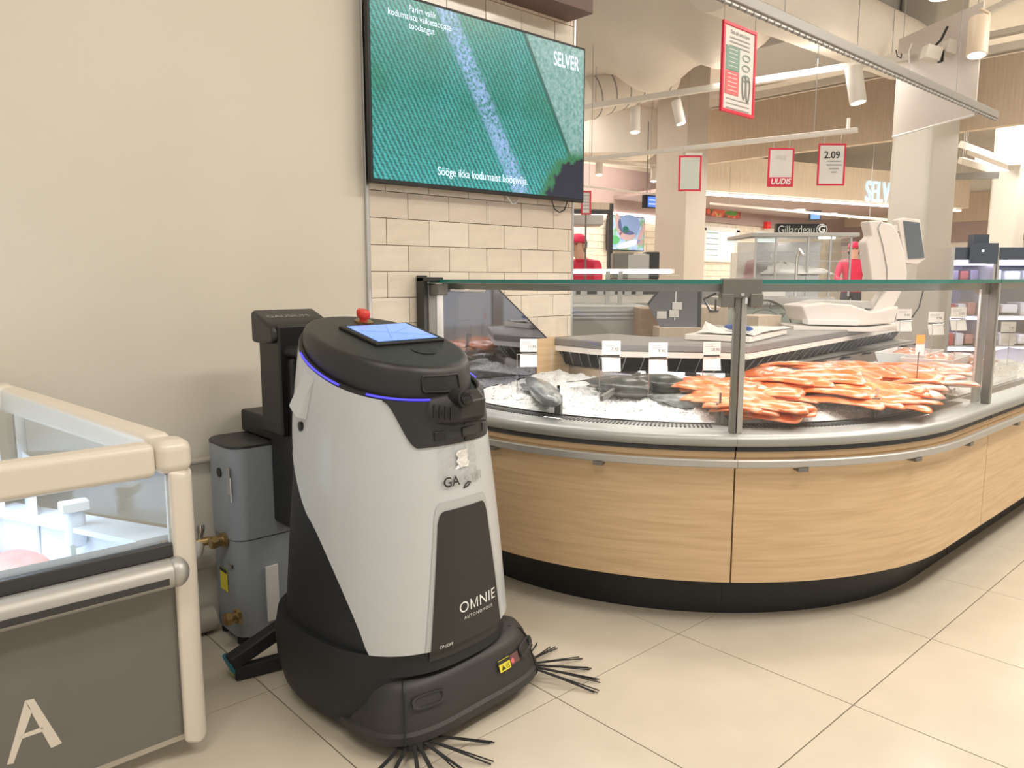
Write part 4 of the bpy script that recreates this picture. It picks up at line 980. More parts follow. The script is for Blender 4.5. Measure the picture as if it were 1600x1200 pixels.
# ------------------------------------------------------------------ price tags
def price_tag(px, py, bx_, by_, z, price, lab, low=True, w=.072, second=True, h=.055):
    base = at_z(bx_, by_, on_ice(bx_, by_, 0)); dd = (base-CP).dot(FW); top = at_d(px, py, dd)
    r = thing('price_tag', base, lab, 'price tag', 'price tags stuck in the ice')
    tx = RT.copy()
    b = B(); b.tube([base-Vector((0, 0, .04)), Vector((base.x, base.y, top.z-.004))], .0016, 6); b.tube([Vector((base.x, base.y, top.z-.004)), top+Vector((0, 0, -.004))+tx*w*.55], .0016, 6); b.done('stake', 'steel', r)
    bk_ = Vector((FW.x, FW.y, 0)).normalized()
    c = top+Vector((0, 0, h*.5+.004)); B().obox(c, w, .0012, h, tx).done('price_card', 'paper', r)
    put_text(price, .017, 'ink', r, c-bk_*.0012+tx*w*.2-Vector((0, 0, .006)), tx, (0, 0, 1))
    for k in range(2): B().obox(c-bk_*.001+Vector((0, 0, .014-k*.007))-tx*.008, w*.55, .0004, .002, tx).done('print_line', 'grey_ink', r)
    B().obox(top, w*.9, .006, .007, tx).done('clip', 'dark_metal', r)
    if second:
        c2 = top-Vector((0, 0, h*.5+.006))-bk_*.008; B().obox(c2, w, .0012, h, tx, bk_+Vector((0, 0, -.35))).done('info_card', 'paper', r)
price_tag(826, 551, 808, 611, .785, '11.95', 'price tag reading 11.95 in front of the mirror panel')
price_tag(955, 556, 936, 628, .785, '7.90', 'price tag reading 7.90 beside the forked tail fish')
price_tag(1028, 559, 1012, 632, .785, '9.90', 'price tag reading 9.90 above the slim grey fish')
price_tag(1112, 556, 1097, 606, .80, '10.90', 'price tag reading 10.90 just left of the glass post')
for px, py, bx_, by_, lab in ((1412, 500, 1402, 565, 'white price tag by the scale plate, tallest on the right'), (1462, 505, 1452, 575, 'white price tag near the dark showcase reflection'), (1497, 498, 1489, 580, 'white price tag just left of the right end post'), (1575, 520, 1573, 575, 'white price tag right of the right end post')):
    price_tag(px, py, bx_, by_, .82, '9.90', lab, w=.08)
base = at_z(1431, 610, on_ice(1431, 610, .03)); dd = (base-CP).dot(FW); top = at_d(1437, 550, dd)
r = thing('price_tag', base, 'orange topped price tag standing in the long salmon pile', 'price tag', 'price tags stuck in the ice')
b = B(); b.tube([base-Vector((0, 0, .03)), Vector((base.x, base.y, top.z)), top], .0018, 6); b.done('stake', 'dark_metal', r)
B().obox(top+Vector((0, 0, .05)), .036, .0012, .04, RT).done('orange_card', 'orange_card', r); B().obox(top+Vector((0, 0, .012)), .036, .0012, .05, RT).done('price_card', 'paper', r)
# ------------------------------------------------------------------ things on the worktop
def on_top(px, py): return at_z(px, py, .932)
a, b_, c_, d_ = (at_z(x, y, .95) for x, y in ((1112, 522), (1255, 533), (1300, 513), (1170, 503)))
ctr = Vector((3.28, 1.98, 0)); cutx = Vector((.97, .24, 0))
cb = B().obox(ctr+Vector((0, 0, .945)), .62, .30, .026, cutx).done('cutting_board', 'board_white', bevel=.004); tag(cb, 'white cutting board on the worktop behind the glass post', 'cutting board')
b = B(); rp = random.Random(8)
rows = [[ctr+cutx*(-.29+.64*i/14)+Vector((-cutx.y, cutx.x, 0))*(-.16+.27*j/8)+Vector((0, 0, .962+.010*vn(i*.7, j*.9)+(.05*max(0, 1-abs(i-3.2)/1.3)*max(0, (j-5)/3)))) for i in range(15)] for j in range(9)]
b.sheet(rows); tag(b.done('paper_sheet', 'paper', solid=.001), 'crumpled white wrapping paper on the cutting board', 'paper')
kq = at_z(1180, 513, .985); kn = thing('knife', kq, 'knife with blue handle lying on the wrapping paper', 'knife')
p0, p1 = at_z(1134, 510, .985), at_z(1175, 514, .985); 
b = B(); b.tube([p0, p0*.85+p1*.15, p1*.9+p0*.1, p1], [.008, .013, .012, .006], 12); b.done('handle', 'blue_plastic', kn, smooth=True)
dk_ = (p1-p0).normalized(); B().obox(p0-dk_*.07, .14, .022, .002, dk_).done('blade', 'chrome', kn)
# scale
sq_ = at_z(1372, 508, .93)
scx = Vector((.93, .0, 0)); 
SCB = Vector((4.16, 2.06, .93)); sx_, sy_ = RT.normalized(), Vector((FW.x, FW.y, 0)).normalized()
sl = thing('shop_scale', SCB, 'white counter weighing scale with tall curved printer column and touch display', 'scale')
dsc = (SCB-CP).dot(FW)
def sd(px, py, dep=0.): return at_d(px, py, dsc+dep)
def prism(pts, dep0, dep1, name, m, bev=.006): 
    b = B(); f0 = [sd(x, y, dep0) for x, y in pts]; v = FW*0+Vector((FW.x, FW.y, 0)).normalized()*(dep1-dep0)
    b.poly(f0, v); return b.done(name, m, sl, bevel=bev, seg=3)
prism([(1252, 478), (1290, 473), (1330, 476), (1362, 487), (1405, 478), (1398, 505), (1350, 509), (1262, 503)], -.05, .26, 'base', 'scale_white', .012)
prism([(1240, 509), (1360, 512), (1420, 506), (1420, 514), (1362, 519), (1240, 516)], -.10, .24, 'platform', 'scale_white', .004)
prism([(1262, 499), (1343, 501), (1343, 509), (1262, 507)], -.09, -.01, 'receipt_tray', 'white', .004)
prism([(1268, 474), (1290, 469), (1360, 471), (1362, 483), (1335, 480)], .02, .25, 'weighing_plate', 'steel_matte', .004)
prism([(1362, 487), (1388, 450), (1362, 437), (1353, 378), (1362, 369), (1357, 345), (1377, 344), (1381, 347), (1394, 349), (1405, 365), (1414, 395), (1418, 425), (1417, 440), (1398, 478), (1378, 507)], .0, .11, 'column', 'scale_white', .010)
b = B(); b.tube([sd(x, y, -.004) for x, y in ((1377, 347), (1372, 356), (1380, 385), (1386, 420), (1386, 440), (1366, 478))], .0025, 6); b.done('column_seam', 'grey_ink', sl)
prism([(1403, 343), (1412, 340), (1438, 343), (1446, 405), (1434, 413), (1415, 411), (1404, 350)], .02, .09, 'display_head', 'scale_white', .006)
prism([(1412, 345), (1437, 348), (1445, 403), (1420, 404)], .012, .019, 'display_screen', 'scale_screen', .001)
prism([(1405, 350), (1394, 352), (1400, 362), (1406, 362)], .03, .07, 'neck', 'scale_white', .004)
b = B(); b.tube([sd(1418, 452, .1), sd(1404, 456, .1), sd(1412, 447, .1)], .005, 6); b.done('cable', 'black', sl)
b = B(); b.tube([sd(1443, 452, .15), sd(1436, 480, .15), sd(1425, 496, .15)], .004, 6); b.done('cable', 'black', sl)
prism([(1398, 482), (1402, 481), (1396, 502), (1388, 505)], -.03, .06, 'keypad_side', 'white', .004)
# box, packets beside the scale
B_ = at_z(1243, 505, .93); tag(B().obox(Vector((4.05, 2.32, .965)), .22, .16, .07, (1, -.1, 0)).done('carton', 'oak_far_light', bevel=.003), 'small brown carton behind the scale tray', 'carton')
# ================================================================== BACKGROUND OF THE SHOP
HF = Vector((FW.x, FW.y, 0)).normalized()
FARY = 8.0
wf = tag(B().box((3, FARY, 0), (22, FARY+.15, 3.95)).done('wall_far', 'beige_wall'), 'far shop wall with cream tiles below a mauve band', kind='structure')
ztl = at_y(1000, 338, FARY).z
tm = None
for (xa, xb) in ((8.2, 11.0), (11.2, 15.0)):
    n_ = int((xb-xa)/.3)
    for r in range(10):
        for c in range(n_):
            loc = Vector((xa+c*.3+(.15 if r % 2 else 0), FARY-.01, ztl-.02-(r+1)*.105))-wf.location
            if tm is None: t = tm = B().box((.003, 0, .003), (.297, .012, .102)).done('wall_tile', 'wall_tile_pale', wf, local=True, bevel=.002, seg=1)
            else: t = tm.copy(); COL.objects.link(t); t.parent = wf
            t.location = loc
zm = at_y(960, 262, FARY-.05).z
B().box((3, FARY-.06, ztl), (22, FARY, zm)).done('band', 'mauve', wf)
B().box((8.0, FARY-.09, ztl-.035), (11.3, FARY, ztl+.02)).done('light_cove', 'lamp_glow', wf)
tag(B().box((17.5, -8, 0), (17.7, 9, 3.95)).done('wall_far_right', 'ceiling_paint'), 'distant side wall at the far right of the shop', kind='structure')
wr = bpy.data.objects['wall_far_right']
zz = [at_x(1530, y, 17.4).z for y in (300, 345, 377)]
B().box((17.42, -8, zz[1]), (17.5, 9, zz[0])).done('band', 'oak_far', wr); B().box((17.44, -8, zz[2]), (17.5, 9, zz[1])).done('band', 'mauve', wr)
# columns
cq = at_d(1072, 300, 8.5)
tag(B().box((cq.x, cq.y, 0), (cq.x+.40, cq.y+.42, 3.95)).done('column_1', 'column_paint', bevel=.01), 'square beige column in the middle of the shop', kind='structure')
cq = at_d(1450, 300, 7.0)
tag(B().box((cq.x, cq.y, 0), (cq.x+.72, cq.y+.36, 3.95)).done('column_2', 'column_grey', bevel=.05, seg=5), 'broad grey column behind the scale', kind='structure')
cq = at_d(1592, 300, 9.5)
tag(B().box((cq.x, cq.y, 0), (cq.x+.4, cq.y+.32, 3.95)).done('column_3', 'column_grey', bevel=.04, seg=4), 'grey column at the right edge', kind='structure')
# wood veneer soffits
tag(B().box((8.55, -3, 2.65), (8.65, 5.72, 3.30)).done('trim_4', 'oak_far'), 'oak veneer fascia hung under the ceiling', kind='structure')
tag(B().box((8.50, -3, 3.33), (8.70, 5.72, 3.40)).box((8.50, -3, 3.48), (8.6, 5.72, 3.53)).done('trim_6', 'duct_white'), 'white girder strip above the oak fascia', kind='structure')
A0, A1 = Vector((9.0, 6.4, 0)), Vector((15.2, 4.79, 0)); ad = (A1-A0).normalized(); am = (A0+A1)/2
tag(B().obox(am+Vector((0, 0, 2.68)), (A1-A0).length, .12, .50, ad).done('trim_5', 'oak_far_light'), 'lower oak fascia carrying the lit letters', kind='structure')
sg = thing('shop_sign', at_d(1395, 300, 12.5), 'white lit capital letters on the lower oak fascia', 'sign')
an = Vector((-ad.y, ad.x, 0)); sp_ = at_d(1352, 299, 12.35)
rr_ = ray(1352, 300); tt = ((A0-CP-an*.075).dot(an))/(rr_.dot(an)); q = CP+rr_*tt
put_text('SELVER', .46, 'sign_glow', sg, q, ad, (0, 0, 1), name='letters', sx=.62, bold=.0, align='LEFT', ext=.02)
tag(B().obox(am+an*.10+Vector((0, 0, 2.40)), (A1-A0).length, .06, .03, ad).done('cove_lamp', 'lamp_glow'), 'glowing strip lamp under the lower oak fascia', 'lamp')
tag(B().obox(am+an*1.55+Vector((0, 0, 2.46)), (A1-A0).length, 2.8, .05, ad).done('ceiling_low', 'mauve'), 'lowered mauve ceiling behind the lit letters', kind='structure')
for i, (x, y) in enumerate(((1249, 328), (1333, 339), (1300, 334))):
    q = at_z(x, y, 2.43); tag(B().cyl(q, q-Vector((0, 0, .01)), .10, seg=20).done('downlight', 'lamp_glow'), ['round downlight left of the black brand board', 'round downlight nearest the lit letters', 'round downlight above the black brand board'][i], 'downlight', 'downlights in the low ceiling')
# ceiling ducts
b = B(); n_ = 26; loops = []
pa, pb = at_d(780, 70, 8.2), at_d(1190, -40, 6.4)
for i in range(n_+1):
    t = i/n_; c = pa.lerp(pb, t); r_ = .62+.08*math.sin(t*23)+.06*math.sin(t*9+1)
    ax = (pb-pa).normalized(); s_ = ax.cross(Vector((0, 0, 1))).normalized(); u_ = s_.cross(ax)
    loops.append([c+(s_*math.cos(a)*1.0+u_*math.sin(a)*(1+.10*math.sin(3*a+t*12)))*r_ for a in lin(0, 2*math.pi*31/32, 32)])
b.loft(loops); tag(b.done('fabric_duct', 'duct_white', smooth='all'), 'large sagging white fabric air duct right of the television', 'duct')
b = B(); pc, pd_ = at_d(905, 152, 7.6), at_d(1040, 110, 8.0); b.tube([pc.lerp(pd_, t) for t in lin(0, 1, 6)], .24, 28); fx = thing('flexible_duct', pc, 'ribbed flexible duct with dark rings under the sagging duct', 'duct'); b.done('hose', 'duct_white', fx, smooth=True)
for k in range(6):
    t = .1+k*.16; c = pc.lerp(pd_, t); ax = (pd_-pc).normalized(); b = B(); b.tube([c-ax*.006, c+ax*.006], .245, 28); b.done('ring', 'grey_ink', fx)
pe, pf = at_z(1120, -45, 3.3), at_z(1410, 78, 3.3)
b = B(); b.tube([pe, pf], .26, 36); tag(b.done('round_duct', 'duct_white', smooth=True), 'long round white air duct under the ceiling', 'duct')
pg = ph = Vector((7.6, 3.9, 3.66))
tag(B().obox((pg+ph)/2, 1.2, 1.6, .5, (1, 0, 0)).done('box_duct', 'duct_grey', bevel=.01), 'grey rectangular duct beyond the round duct', 'duct')
q = at_d(935, 212, 9.2); tag(B().obox(q, 1.3, .6, .5, RT).done('white_bulkhead', 'duct_white', bevel=.01), 'white bulkhead box left of the beige column', 'bulkhead')
# near suspended rail
ra, rb_ = at_z(1105, -10, 2.33), at_z(1543, 182, 2.33)
ra = Vector((2.3, 1.81, 2.33)); rb_ = Vector((rb_.x, 1.81, 2.33))
rl = thing('hanging_rail', (4.2, 1.81, 2.3), 'long grey aluminium sign rail hanging over the fish counter', 'rail')
B().obox((ra+rb_)/2, (rb_-ra).length, .05, .05, rb_-ra).done('profile', 'rail_grey', rl, bevel=.006)
B().obox((ra+rb_)/2+Vector((0, -.01, -.03)), (rb_-ra).length, .012, .012, rb_-ra).done('clip_strip', 'steel_matte', rl)
n_ = 70
b = B()
for i in range(n_):
    c = ra.lerp(rb_, (i+.5)/n_); b.obox(c+Vector((0, -.012, -.036)), .006, .014, .014, (1, 0, 0))
o = b.done('clip_teeth', 'grey_ink', rl); o['kind'] = 'stuff'
for t in (.25, .8): B().cyl(ra.lerp(rb_, t)+Vector((0, 0, .02)), ra.lerp(rb_, t)+Vector((0, 0, 1.6)), .002, seg=6).done('wire', 'grey_ink', rl)
# signs
def sign(c_tl, c_tr, h, lab, name='hanging_sign', frame_w=.016, foot=0., m_='paper', extra=None, thick=.006, hook=0):
    X = (c_tr-c_tl).normalized(); w = (c_tr-c_tl).length; Z = Vector((0, 0, 1)); N = X.cross(Z)
    r = thing(name, c_tl+X*w/2-Z*h, lab, 'sign', 'red framed hanging signs')
    c = c_tl+X*w/2-Z*h/2
    B().obox(c, w-.006, .003, h-.006, X).done('sheet', m_, r)
    for cc_, sx_, sz_ in ((c+Z*(h/2-frame_w/2), w, frame_w), (c-Z*(h/2-frame_w/2), w, frame_w), (c-X*(w/2-frame_w/2), frame_w, h-2*frame_w), (c+X*(w/2-frame_w/2), frame_w, h-2*frame_w)):
        B().obox(cc_, sx_, thick, sz_, X).done('frame_bar', 'red_frame', r, bevel=.002)
    if foot: B().obox(c-Z*(h/2-foot/2), w-.01, thick+.001, foot, X).done('foot_band', 'red_frame', r)
    if hook:
        for k in (-.3, .3): B().cyl(c+X*w*k+Z*(h/2-.004), Vector(((c+X*w*k).x, (c+X*w*k).y, hook)), .003, seg=6).done('hook', 'chrome', r)
    return r, c, X, Z, N, w
# tall sign on the rail
q = at_y(1130, 30, 1.80); q2 = at_y(1182, 46, 1.80); q3 = at_y(1122, 172, 1.80); q2.z = q.z
r, c, X, Z, N, w = sign(q, q2, q.z-q3.z, 'tall red framed info sign hanging from the rail above the counter', frame_w=.014, thick=.012)
h = q.z-q3.z
put_text('Osta sült sama küpses', .020, 'ink', r, c+N*.004+Z*h*.40, X, Z, sx=.8)
for k in range(3): B().obox(c+N*.004+Z*(h*.34-k*.016), w*.6, .0005, .004, X).done('print_line', 'grey_ink', r)
B().obox(c+N*.003-X*w*.2+Z*h*.11, w*.40, .002, h*.26, X).done('green_panel', 'green_print', r); B().obox(c+N*.003-X*w*.2-Z*h*.16, w*.40, .002, h*.26, X).done('red_panel', 'pink_print', r)
for sgn_ in (1, -1):
    for k in range(5): B().obox(c+N*.0045-X*w*.2+Z*(h*(.11 if sgn_ > 0 else -.16)+.034-k*.016), w*.26, .0005, .003, X).done('print_line', 'paper', r)
for k in range(3):
    cc_ = c+N*.0045+X*w*.2+Z*(h*.16-k*.04); b = B(); b.tube([cc_+X*(math.cos(t)*.028)+Z*(math.sin(t)*.012) for t in lin(0, 2*math.pi, 20)], .0016, 5); b.done('drawing', 'green_print', r)
for k in range(2):
    cc_ = c+N*.0045+X*(w*.16+k*.03)-Z*(h*.15+k*.01); b = B(); b.tube([cc_+X*(math.cos(t)*.014)+Z*(math.sin(t)*.045+.01*math.cos(2*t)) for t in lin(0, 2*math.pi, 20)], .003, 5); b.done('drawing', 'grey_ink', r)
for k in range(3): B().obox(c+N*.004-Z*(h*.34+k*.018), w*.7, .0005, .003, X).done('print_line', 'grey_ink', r)
for k in (-1, 1): B().cyl(c+X*k*w*.47+Z*h*.48, c+X*k*w*.47+Z*(h*.5+.07), .0015, seg=6).done('hook', 'chrome', r)
# smaller signs on the cross bar
def d_at(px, py, Zt): r_ = ray(px, py); return (Zt-CAM_H)/r_.z
d1 = 5.6
X_ = None
tl_, tr_2, bl_ = at_d(1279, 224, 6.0), at_d(1323, 219, 6.0), at_d(1275, 289, 6.0)
r, c, X, Z, N, w = sign(tl_, Vector((tr_2.x, tr_2.y, tl_.z)), tl_.z-bl_.z, 'red framed price sign reading 2.09 hanging from the cross bar', hook=2.33); h = tl_.z-bl_.z
put_text('2.09', .075, 'ink', r, c+N*.005+Z*h*.22, X, Z, bold=.001)
for k, ww in enumerate((.5, .55, .35, .2)): B().obox(c+N*.005+Z*(h*.08-k*.028)+X*.02, w*ww, .0005, .008, X).done('print_line', 'grey_ink', r)
tl_, tr_2, bl_ = at_d(1201, 231, 6.15), at_d(1242, 228, 6.15), at_d(1196, 291, 6.15)
r, c, X, Z, N, w = sign(tl_, Vector((tr_2.x, tr_2.y, tl_.z)), tl_.z-bl_.z, 'red framed sign with a red foot reading UUDIS', foot=.075, hook=2.33); h = tl_.z-bl_.z
put_text('UUDIS', .062, 'text_white', r, c+N*.008-Z*(h*.5-.04), X, Z, bold=.0015, shear=.2, sx=.9)
put_text('2.09', .05, 'tray_clear', r, c+N*.005+Z*h*.25, -X, Z)
tl_, tr_2, bl_ = at_d(1061, 243, 6.6), at_d(1097, 238, 6.6), at_d(1058, 298, 6.6)
r, c, X, Z, N, w = sign(tl_, Vector((tr_2.x, tr_2.y, tl_.z)), tl_.z-bl_.z, 'blank red framed sign in front of the beige column', m_='tray_clear', hook=2.33); h = tl_.z-bl_.z
B().obox(c+Z*(h*.5+.012)+X*.03, w*.7, .02, .02, X).done('clip', 'fixture_white', r)
tl_, tr_2, bl_ = at_d(908, 298, 7.), at_d(924, 299, 7.), at_d(906, 335, 7.)
r, c, X, Z, N, w = sign(tl_, Vector((tr_2.x, tr_2.y, tl_.z)), tl_.z-bl_.z, 'small red framed sheet beside the television corner'); h = tl_.z-bl_.z
for k in range(5): B().obox(c+N*.005+Z*(h*.3-k*.03), w*.6, .0005, .006, X).done('print_line', 'grey_ink', r)
B().cyl(c-Z*h*.5, Vector((c.x, c.y, 1.2)), .008, seg=8).done('stand_pole', 'grey_metal', r)
# cross bars and tracks
def bar(p0, p1, w, h, name, m, lab, cat):
    r = thing(name, (p0+p1)/2, lab, cat); B().obox((p0+p1)/2, (p1-p0).length, w, h, p1-p0).done('profile', m, r, bevel=.004)
    for t in (.12, .88):
        q_ = p0.lerp(p1, t); B().cyl(q_, (q_.x, q_.y, 3.951), .003, seg=6).done('wire', 'grey_ink', r)
    return r
bar(at_z(880, 253, 2.33), at_z(1340, 203, 2.33), .05, .035, 'cross_bar', 'fixture_white', 'white cross bar carrying the small red framed signs', 'rail')
q = at_z(1325, 205, 2.36); tag(B().obox(q+Vector((0, 0, .05)), .02, .02, .10, RT).obox(q+Vector((0, 0, .0)), .14, .05, .012, RT).done('bar_hanger', 'fixture_white'), 'small white hanger at the right end of the cross bar', 'hanger')
bar(at_z(880, 173, 2.85), at_z(1420, 90, 2.85), .06, .05, 'light_track', 'fixture_white', 'white ceiling track carrying three spotlights', 'light track')
bar(at_z(890, 247, 2.62), at_z(1035, 262, 2.62), .05, .04, 'light_track', 'fixture_white', 'short white track behind the beige column', 'light track')
bar(at_d(1110, 318, 11), at_d(1400, 345, 9), .04, .03, 'sign_rail', 'fixture_white', 'thin white rail below the lower oak fascia', 'rail')
bar(at_d(905, 290, 8.5), at_d(1030, 305, 9), .03, .02, 'sign_rail', 'fixture_white', 'thin white rail in front of the far mauve band', 'rail')
def spot(px0, py0, px1, py1, d, rad, lab, m='fixture_white', glow=True):
    a, e = at_d(px0, py0, d), at_d(px1, py1, d); ax = (e-a).normalized()
    r = thing('spotlight', a, lab, 'spotlight', 'track spotlights')
    b = B(); b.tube([a, a.lerp(e, .04), e, e+ax*.003], [rad*.92, rad, rad, rad*.96], 24); b.done('barrel', m, r, smooth=True)
    b = B(); b.tube([e-ax*.002, e+ax*.006], rad*.82, 24); b.done('lens', 'lamp_glow' if glow else 'paper', r)
    b = B(); b.tube([a+ax*rad*.5+RT*rad*.9, a-ax*.03+RT*rad*.9, a-ax*.06], rad*.16, 8); b.done('bracket', m, r)
    return r
spot(992, 168, 992, 206, 7.2, .05, 'upright spotlight on the track left of the beige column')
spot(1056, 158, 1064, 193, 6.9, .045, 'tilted spotlight in front of the beige column')
spot(1333, 105, 1341, 160, 5.9, .062, 'spotlight in front of the oak fascia')
spot(1531, 28, 1526, 86, 5.05, .064, 'large warm spotlight above the hanging white sheet', 'fixture_warm')
spot(936, 255, 936, 273, 9.3, .045, 'far spotlight just right of the television')
spot(1022, 264, 1021, 283, 9.75, .045, 'far spotlight at the left edge of the beige column')
# white translucent sheet and its track
s1 = at_z(1395, 213, 2.31); s2 = at_z(1524, 178, 2.31); dirs = (s2-s1).normalized()
sh = thing('hanging_sheet', (s1+s2)/2, 'white translucent sheet hanging under a lamp track', 'panel')
B().obox((s1+s2)/2+Vector((0, 0, .36)), (s2-s1).length, .008, .72, dirs).done('sheet', 'sheet_white', sh)
for q_ in (s1.lerp(s2, .06), s1.lerp(s2, .94)): B().cyl(q_+Vector((0, 0, .70)), Vector((q_.x, q_.y, 3.951)), .003, seg=6).done('wire', 'grey_ink', sh)
B().cyl(s1+Vector((0, 0, -.004)), s2+Vector((0, 0, -.004)), .008, seg=8).done('lower_edge', 'white', sh)
t1, t2 = at_z(1372, 98, 3.05), at_z(1600, -8, 3.05)
bar(t1, t2, .05, .04, 'light_track', 'fixture_white', 'white track with black cables above the hanging sheet', 'light track')
for i, (px, py) in enumerate(((1455, 84), (1487, 76))):
    q = at_d(px, py, 5.35); r = thing('flood_lamp', q-Vector((0, 0, .06)), ['left small white flood lamp on the lamp track', 'right small white flood lamp on the lamp track'][i], 'lamp', 'small flood lamps')
    B().obox(q, .11, .09, .09, RT+Vector((0, 0, -.25)), None).done('housing', 'fixture_white', r, bevel=.004)
    B().obox(q+RT*.068+Vector((0, 0, -.018)), .016, .05, .08, RT).done('visor', 'black', r)
    b = B(); b.tube([q+Vector((0, 0, .03)), q+Vector((0, 0, .09))+RT*.06, q+Vector((0, 0, .18))+RT*.10], .009, 6); b.done('cable', 'black', r, smooth=True)
b = B(); b.tube([at_d(x, y, 5.6) for x, y in ((1400, 78), (1402, 88), (1408, 91), (1409, 84))], .004, 6); tag(b.done('cable_tie', 'black', smooth=True), 'black cable loop at the left end of the lamp track', 'cable')
b = B(); b.tube([at_d(x, y, 5.5) for x, y in ((1425, 68), (1420, 80), (1421, 105), (1417, 113))], .005, 6); tag(b.done('hanging_cable', 'white', smooth=True), 'white cable dangling from the lamp track', 'cable')
q = at_d(1470, -3, 5.0); tag(B().cyl(q, q+Vector((0, 0, .10)), .07, seg=24).done('pendant_lamp', 'lamp_glow', bevel=.003), 'round pendant lamp at the top edge of the view', 'lamp')
# far television, monitor, picture, exit box, window
a, e = at_y(952, 335, FARY-.12), at_y(1006, 393, FARY-.12)
t2v = thing('wall_screen', (a.x, FARY-.12, e.z), 'distant wall screen showing hands preparing salad', 'television')
def food_mat(name, cols, sc):
    m = bpy.data.materials.new(name); m.use_nodes = True; MATS[name] = m; nt = m.node_tree; b_ = nt.nodes['Principled BSDF']
    tc = nt.nodes.new('ShaderNodeTexCoord'); v = nt.nodes.new('ShaderNodeTexVoronoi'); v.inputs['Scale'].default_value = sc
    n = nt.nodes.new('ShaderNodeTexNoise'); n.inputs['Scale'].default_value = sc*.8
    r = nt.nodes.new('ShaderNodeValToRGB'); r.color_ramp.interpolation = 'EASE'
    while len(r.color_ramp.elements) < len(cols): r.color_ramp.elements.new(.5)
    for i, c_ in enumerate(cols): r.color_ramp.elements[i].position = .28+.44*i/(len(cols)-1); r.color_ramp.elements[i].color = (*c_, 1)
    nt.links.new(tc.outputs['Object'], n.inputs['Vector']); nt.links.new(n.outputs['Fac'], r.inputs[0]); nt.links.new(r.outputs[0], b_.inputs['Emission Color']); nt.links.new(r.outputs[0], b_.inputs['Base Color']); b_.inputs['Emission Strength'].default_value = .3
food_mat('salad_picture', [(.10, .16, .35), (.25, .40, .70), (.40, .55, .80), (.18, .45, .25), (.45, .30, .32)], 5)
food_mat('meat_picture', [(.02, .02, .02), (.05, .06, .03), (.45, .06, .04), (.60, .25, .12), (.10, .16, .04)], 5)
B().box((a.x, FARY-.12, e.z), (e.x, FARY-.06, a.z)).done('casing', 'black', t2v, bevel=.004); B().box((a.x+.015, FARY-.124, e.z+.015), (e.x-.015, FARY-.12, a.z-.015)).done('screen', 'salad_picture', t2v)
w_, h_ = e.x-a.x, a.z-e.z
def blob(cx, cz, rx, rz, m, rot=0): 
    b = B(); c0 = Vector((a.x+w_*cx, FARY-.1255, e.z+h_*cz)); b.loft([[c0+Vector((math.cos(t)*rx*math.cos(rot)-math.sin(t)*rz*math.sin(rot), k, math.cos(t)*rx*math.sin(rot)+math.sin(t)*rz*math.cos(rot))) for t in lin(0, 2*math.pi*19/20, 20)] for k in (0, -.001)]); b.done('picture_shape', m, t2v)
mat('pic_blue', (.2, .3, .5), .5, emit=(.30, .45, .80), es=.3); mat('pic_skin', (.5, .35, .35), .5, emit=(.50, .36, .42), es=.3); mat('pic_green', (.1, .4, .15), .5, emit=(.12, .42, .20), es=.3); mat('pic_white', (.6, .7, .9), .5, emit=(.62, .74, .95), es=.3)
blob(.55, .75, .28, .16, 'pic_blue'); blob(.25, .75, .07, .18, 'pic_skin', .3); blob(.9, .5, .05, .2, 'pic_skin', -.5); blob(.5, .45, .2, .08, 'pic_skin'); blob(.15, .30, .12, .07, 'pic_green'); blob(.55, .2, .3, .05, 'pic_white', .2); blob(.45, .6, .08, .06, 'pic_green')
b = B(); b.tube([at_y(972, 395, FARY-.08), at_y(977, 402, FARY-.08), at_y(986, 402, FARY-.08), at_y(990, 395, FARY-.08)], .008, 6); b.done('cable', 'black', t2v)
a, e = at_d(1002, 305, 9.), at_d(1027, 326, 9.); c = (a+e)/2
mo = thing('ceiling_monitor', c-Vector((0, 0, .08)), 'small blue queue monitor hanging left of the beige column', 'monitor'); B().obox(c, .19, .05, .15, (1, -.15, 0)).done('casing', 'black', mo, bevel=.004)
Xm = Vector((1, -.15, 0)).normalized(); Nm = Xm.cross(Vector((0, 0, 1))); B().obox(c+Nm*.027+Xm*.02, .14, .002, .12, Xm).done('screen', 'blue_screen', mo)
for k in range(2): B().obox(c+Nm*.029+Xm*.02+Vector((0, 0, .02-k*.045)), .10, .001, .012, Xm).done('text_line', 'tv_white', mo)
B().cyl(c+Vector((-.05, 0, .07)), c+Vector((-.05, 0, .9)), .006, seg=8).done('hanger', 'grey_metal', mo)
a = at_d(1273, 337, 11.5); mo2 = thing('ceiling_monitor', a-Vector((0, 0, .08)), 'small blue monitor above the black brand board', 'monitor'); B().obox(a, .17, .05, .15, RT).done('casing', 'black', mo2); B().obox(a-HF*.027, .14, .002, .11, RT).done('screen', 'blue_screen', mo2)
a, e = at_y(1104, 303, FARY-.09), at_y(1156, 342, FARY-.09)
pc_ = thing('wall_picture', (a.x, FARY-.1, e.z), 'dark food picture of grilled meat and herbs on the mauve wall', 'picture'); B().box((a.x, FARY-.10, e.z), (e.x, FARY-.07, a.z)).done('print', 'meat_picture', pc_)
mat('meat_red', (.55, .10, .06), .5, emit=(.5, .09, .05), es=.35); mat('meat_fat', (.75, .40, .28), .5, emit=(.6, .3, .2), es=.3); mat('herb', (.10, .25, .05), .5, emit=(.08, .2, .04), es=.3)
w_, h_ = e.x-a.x, a.z-e.z
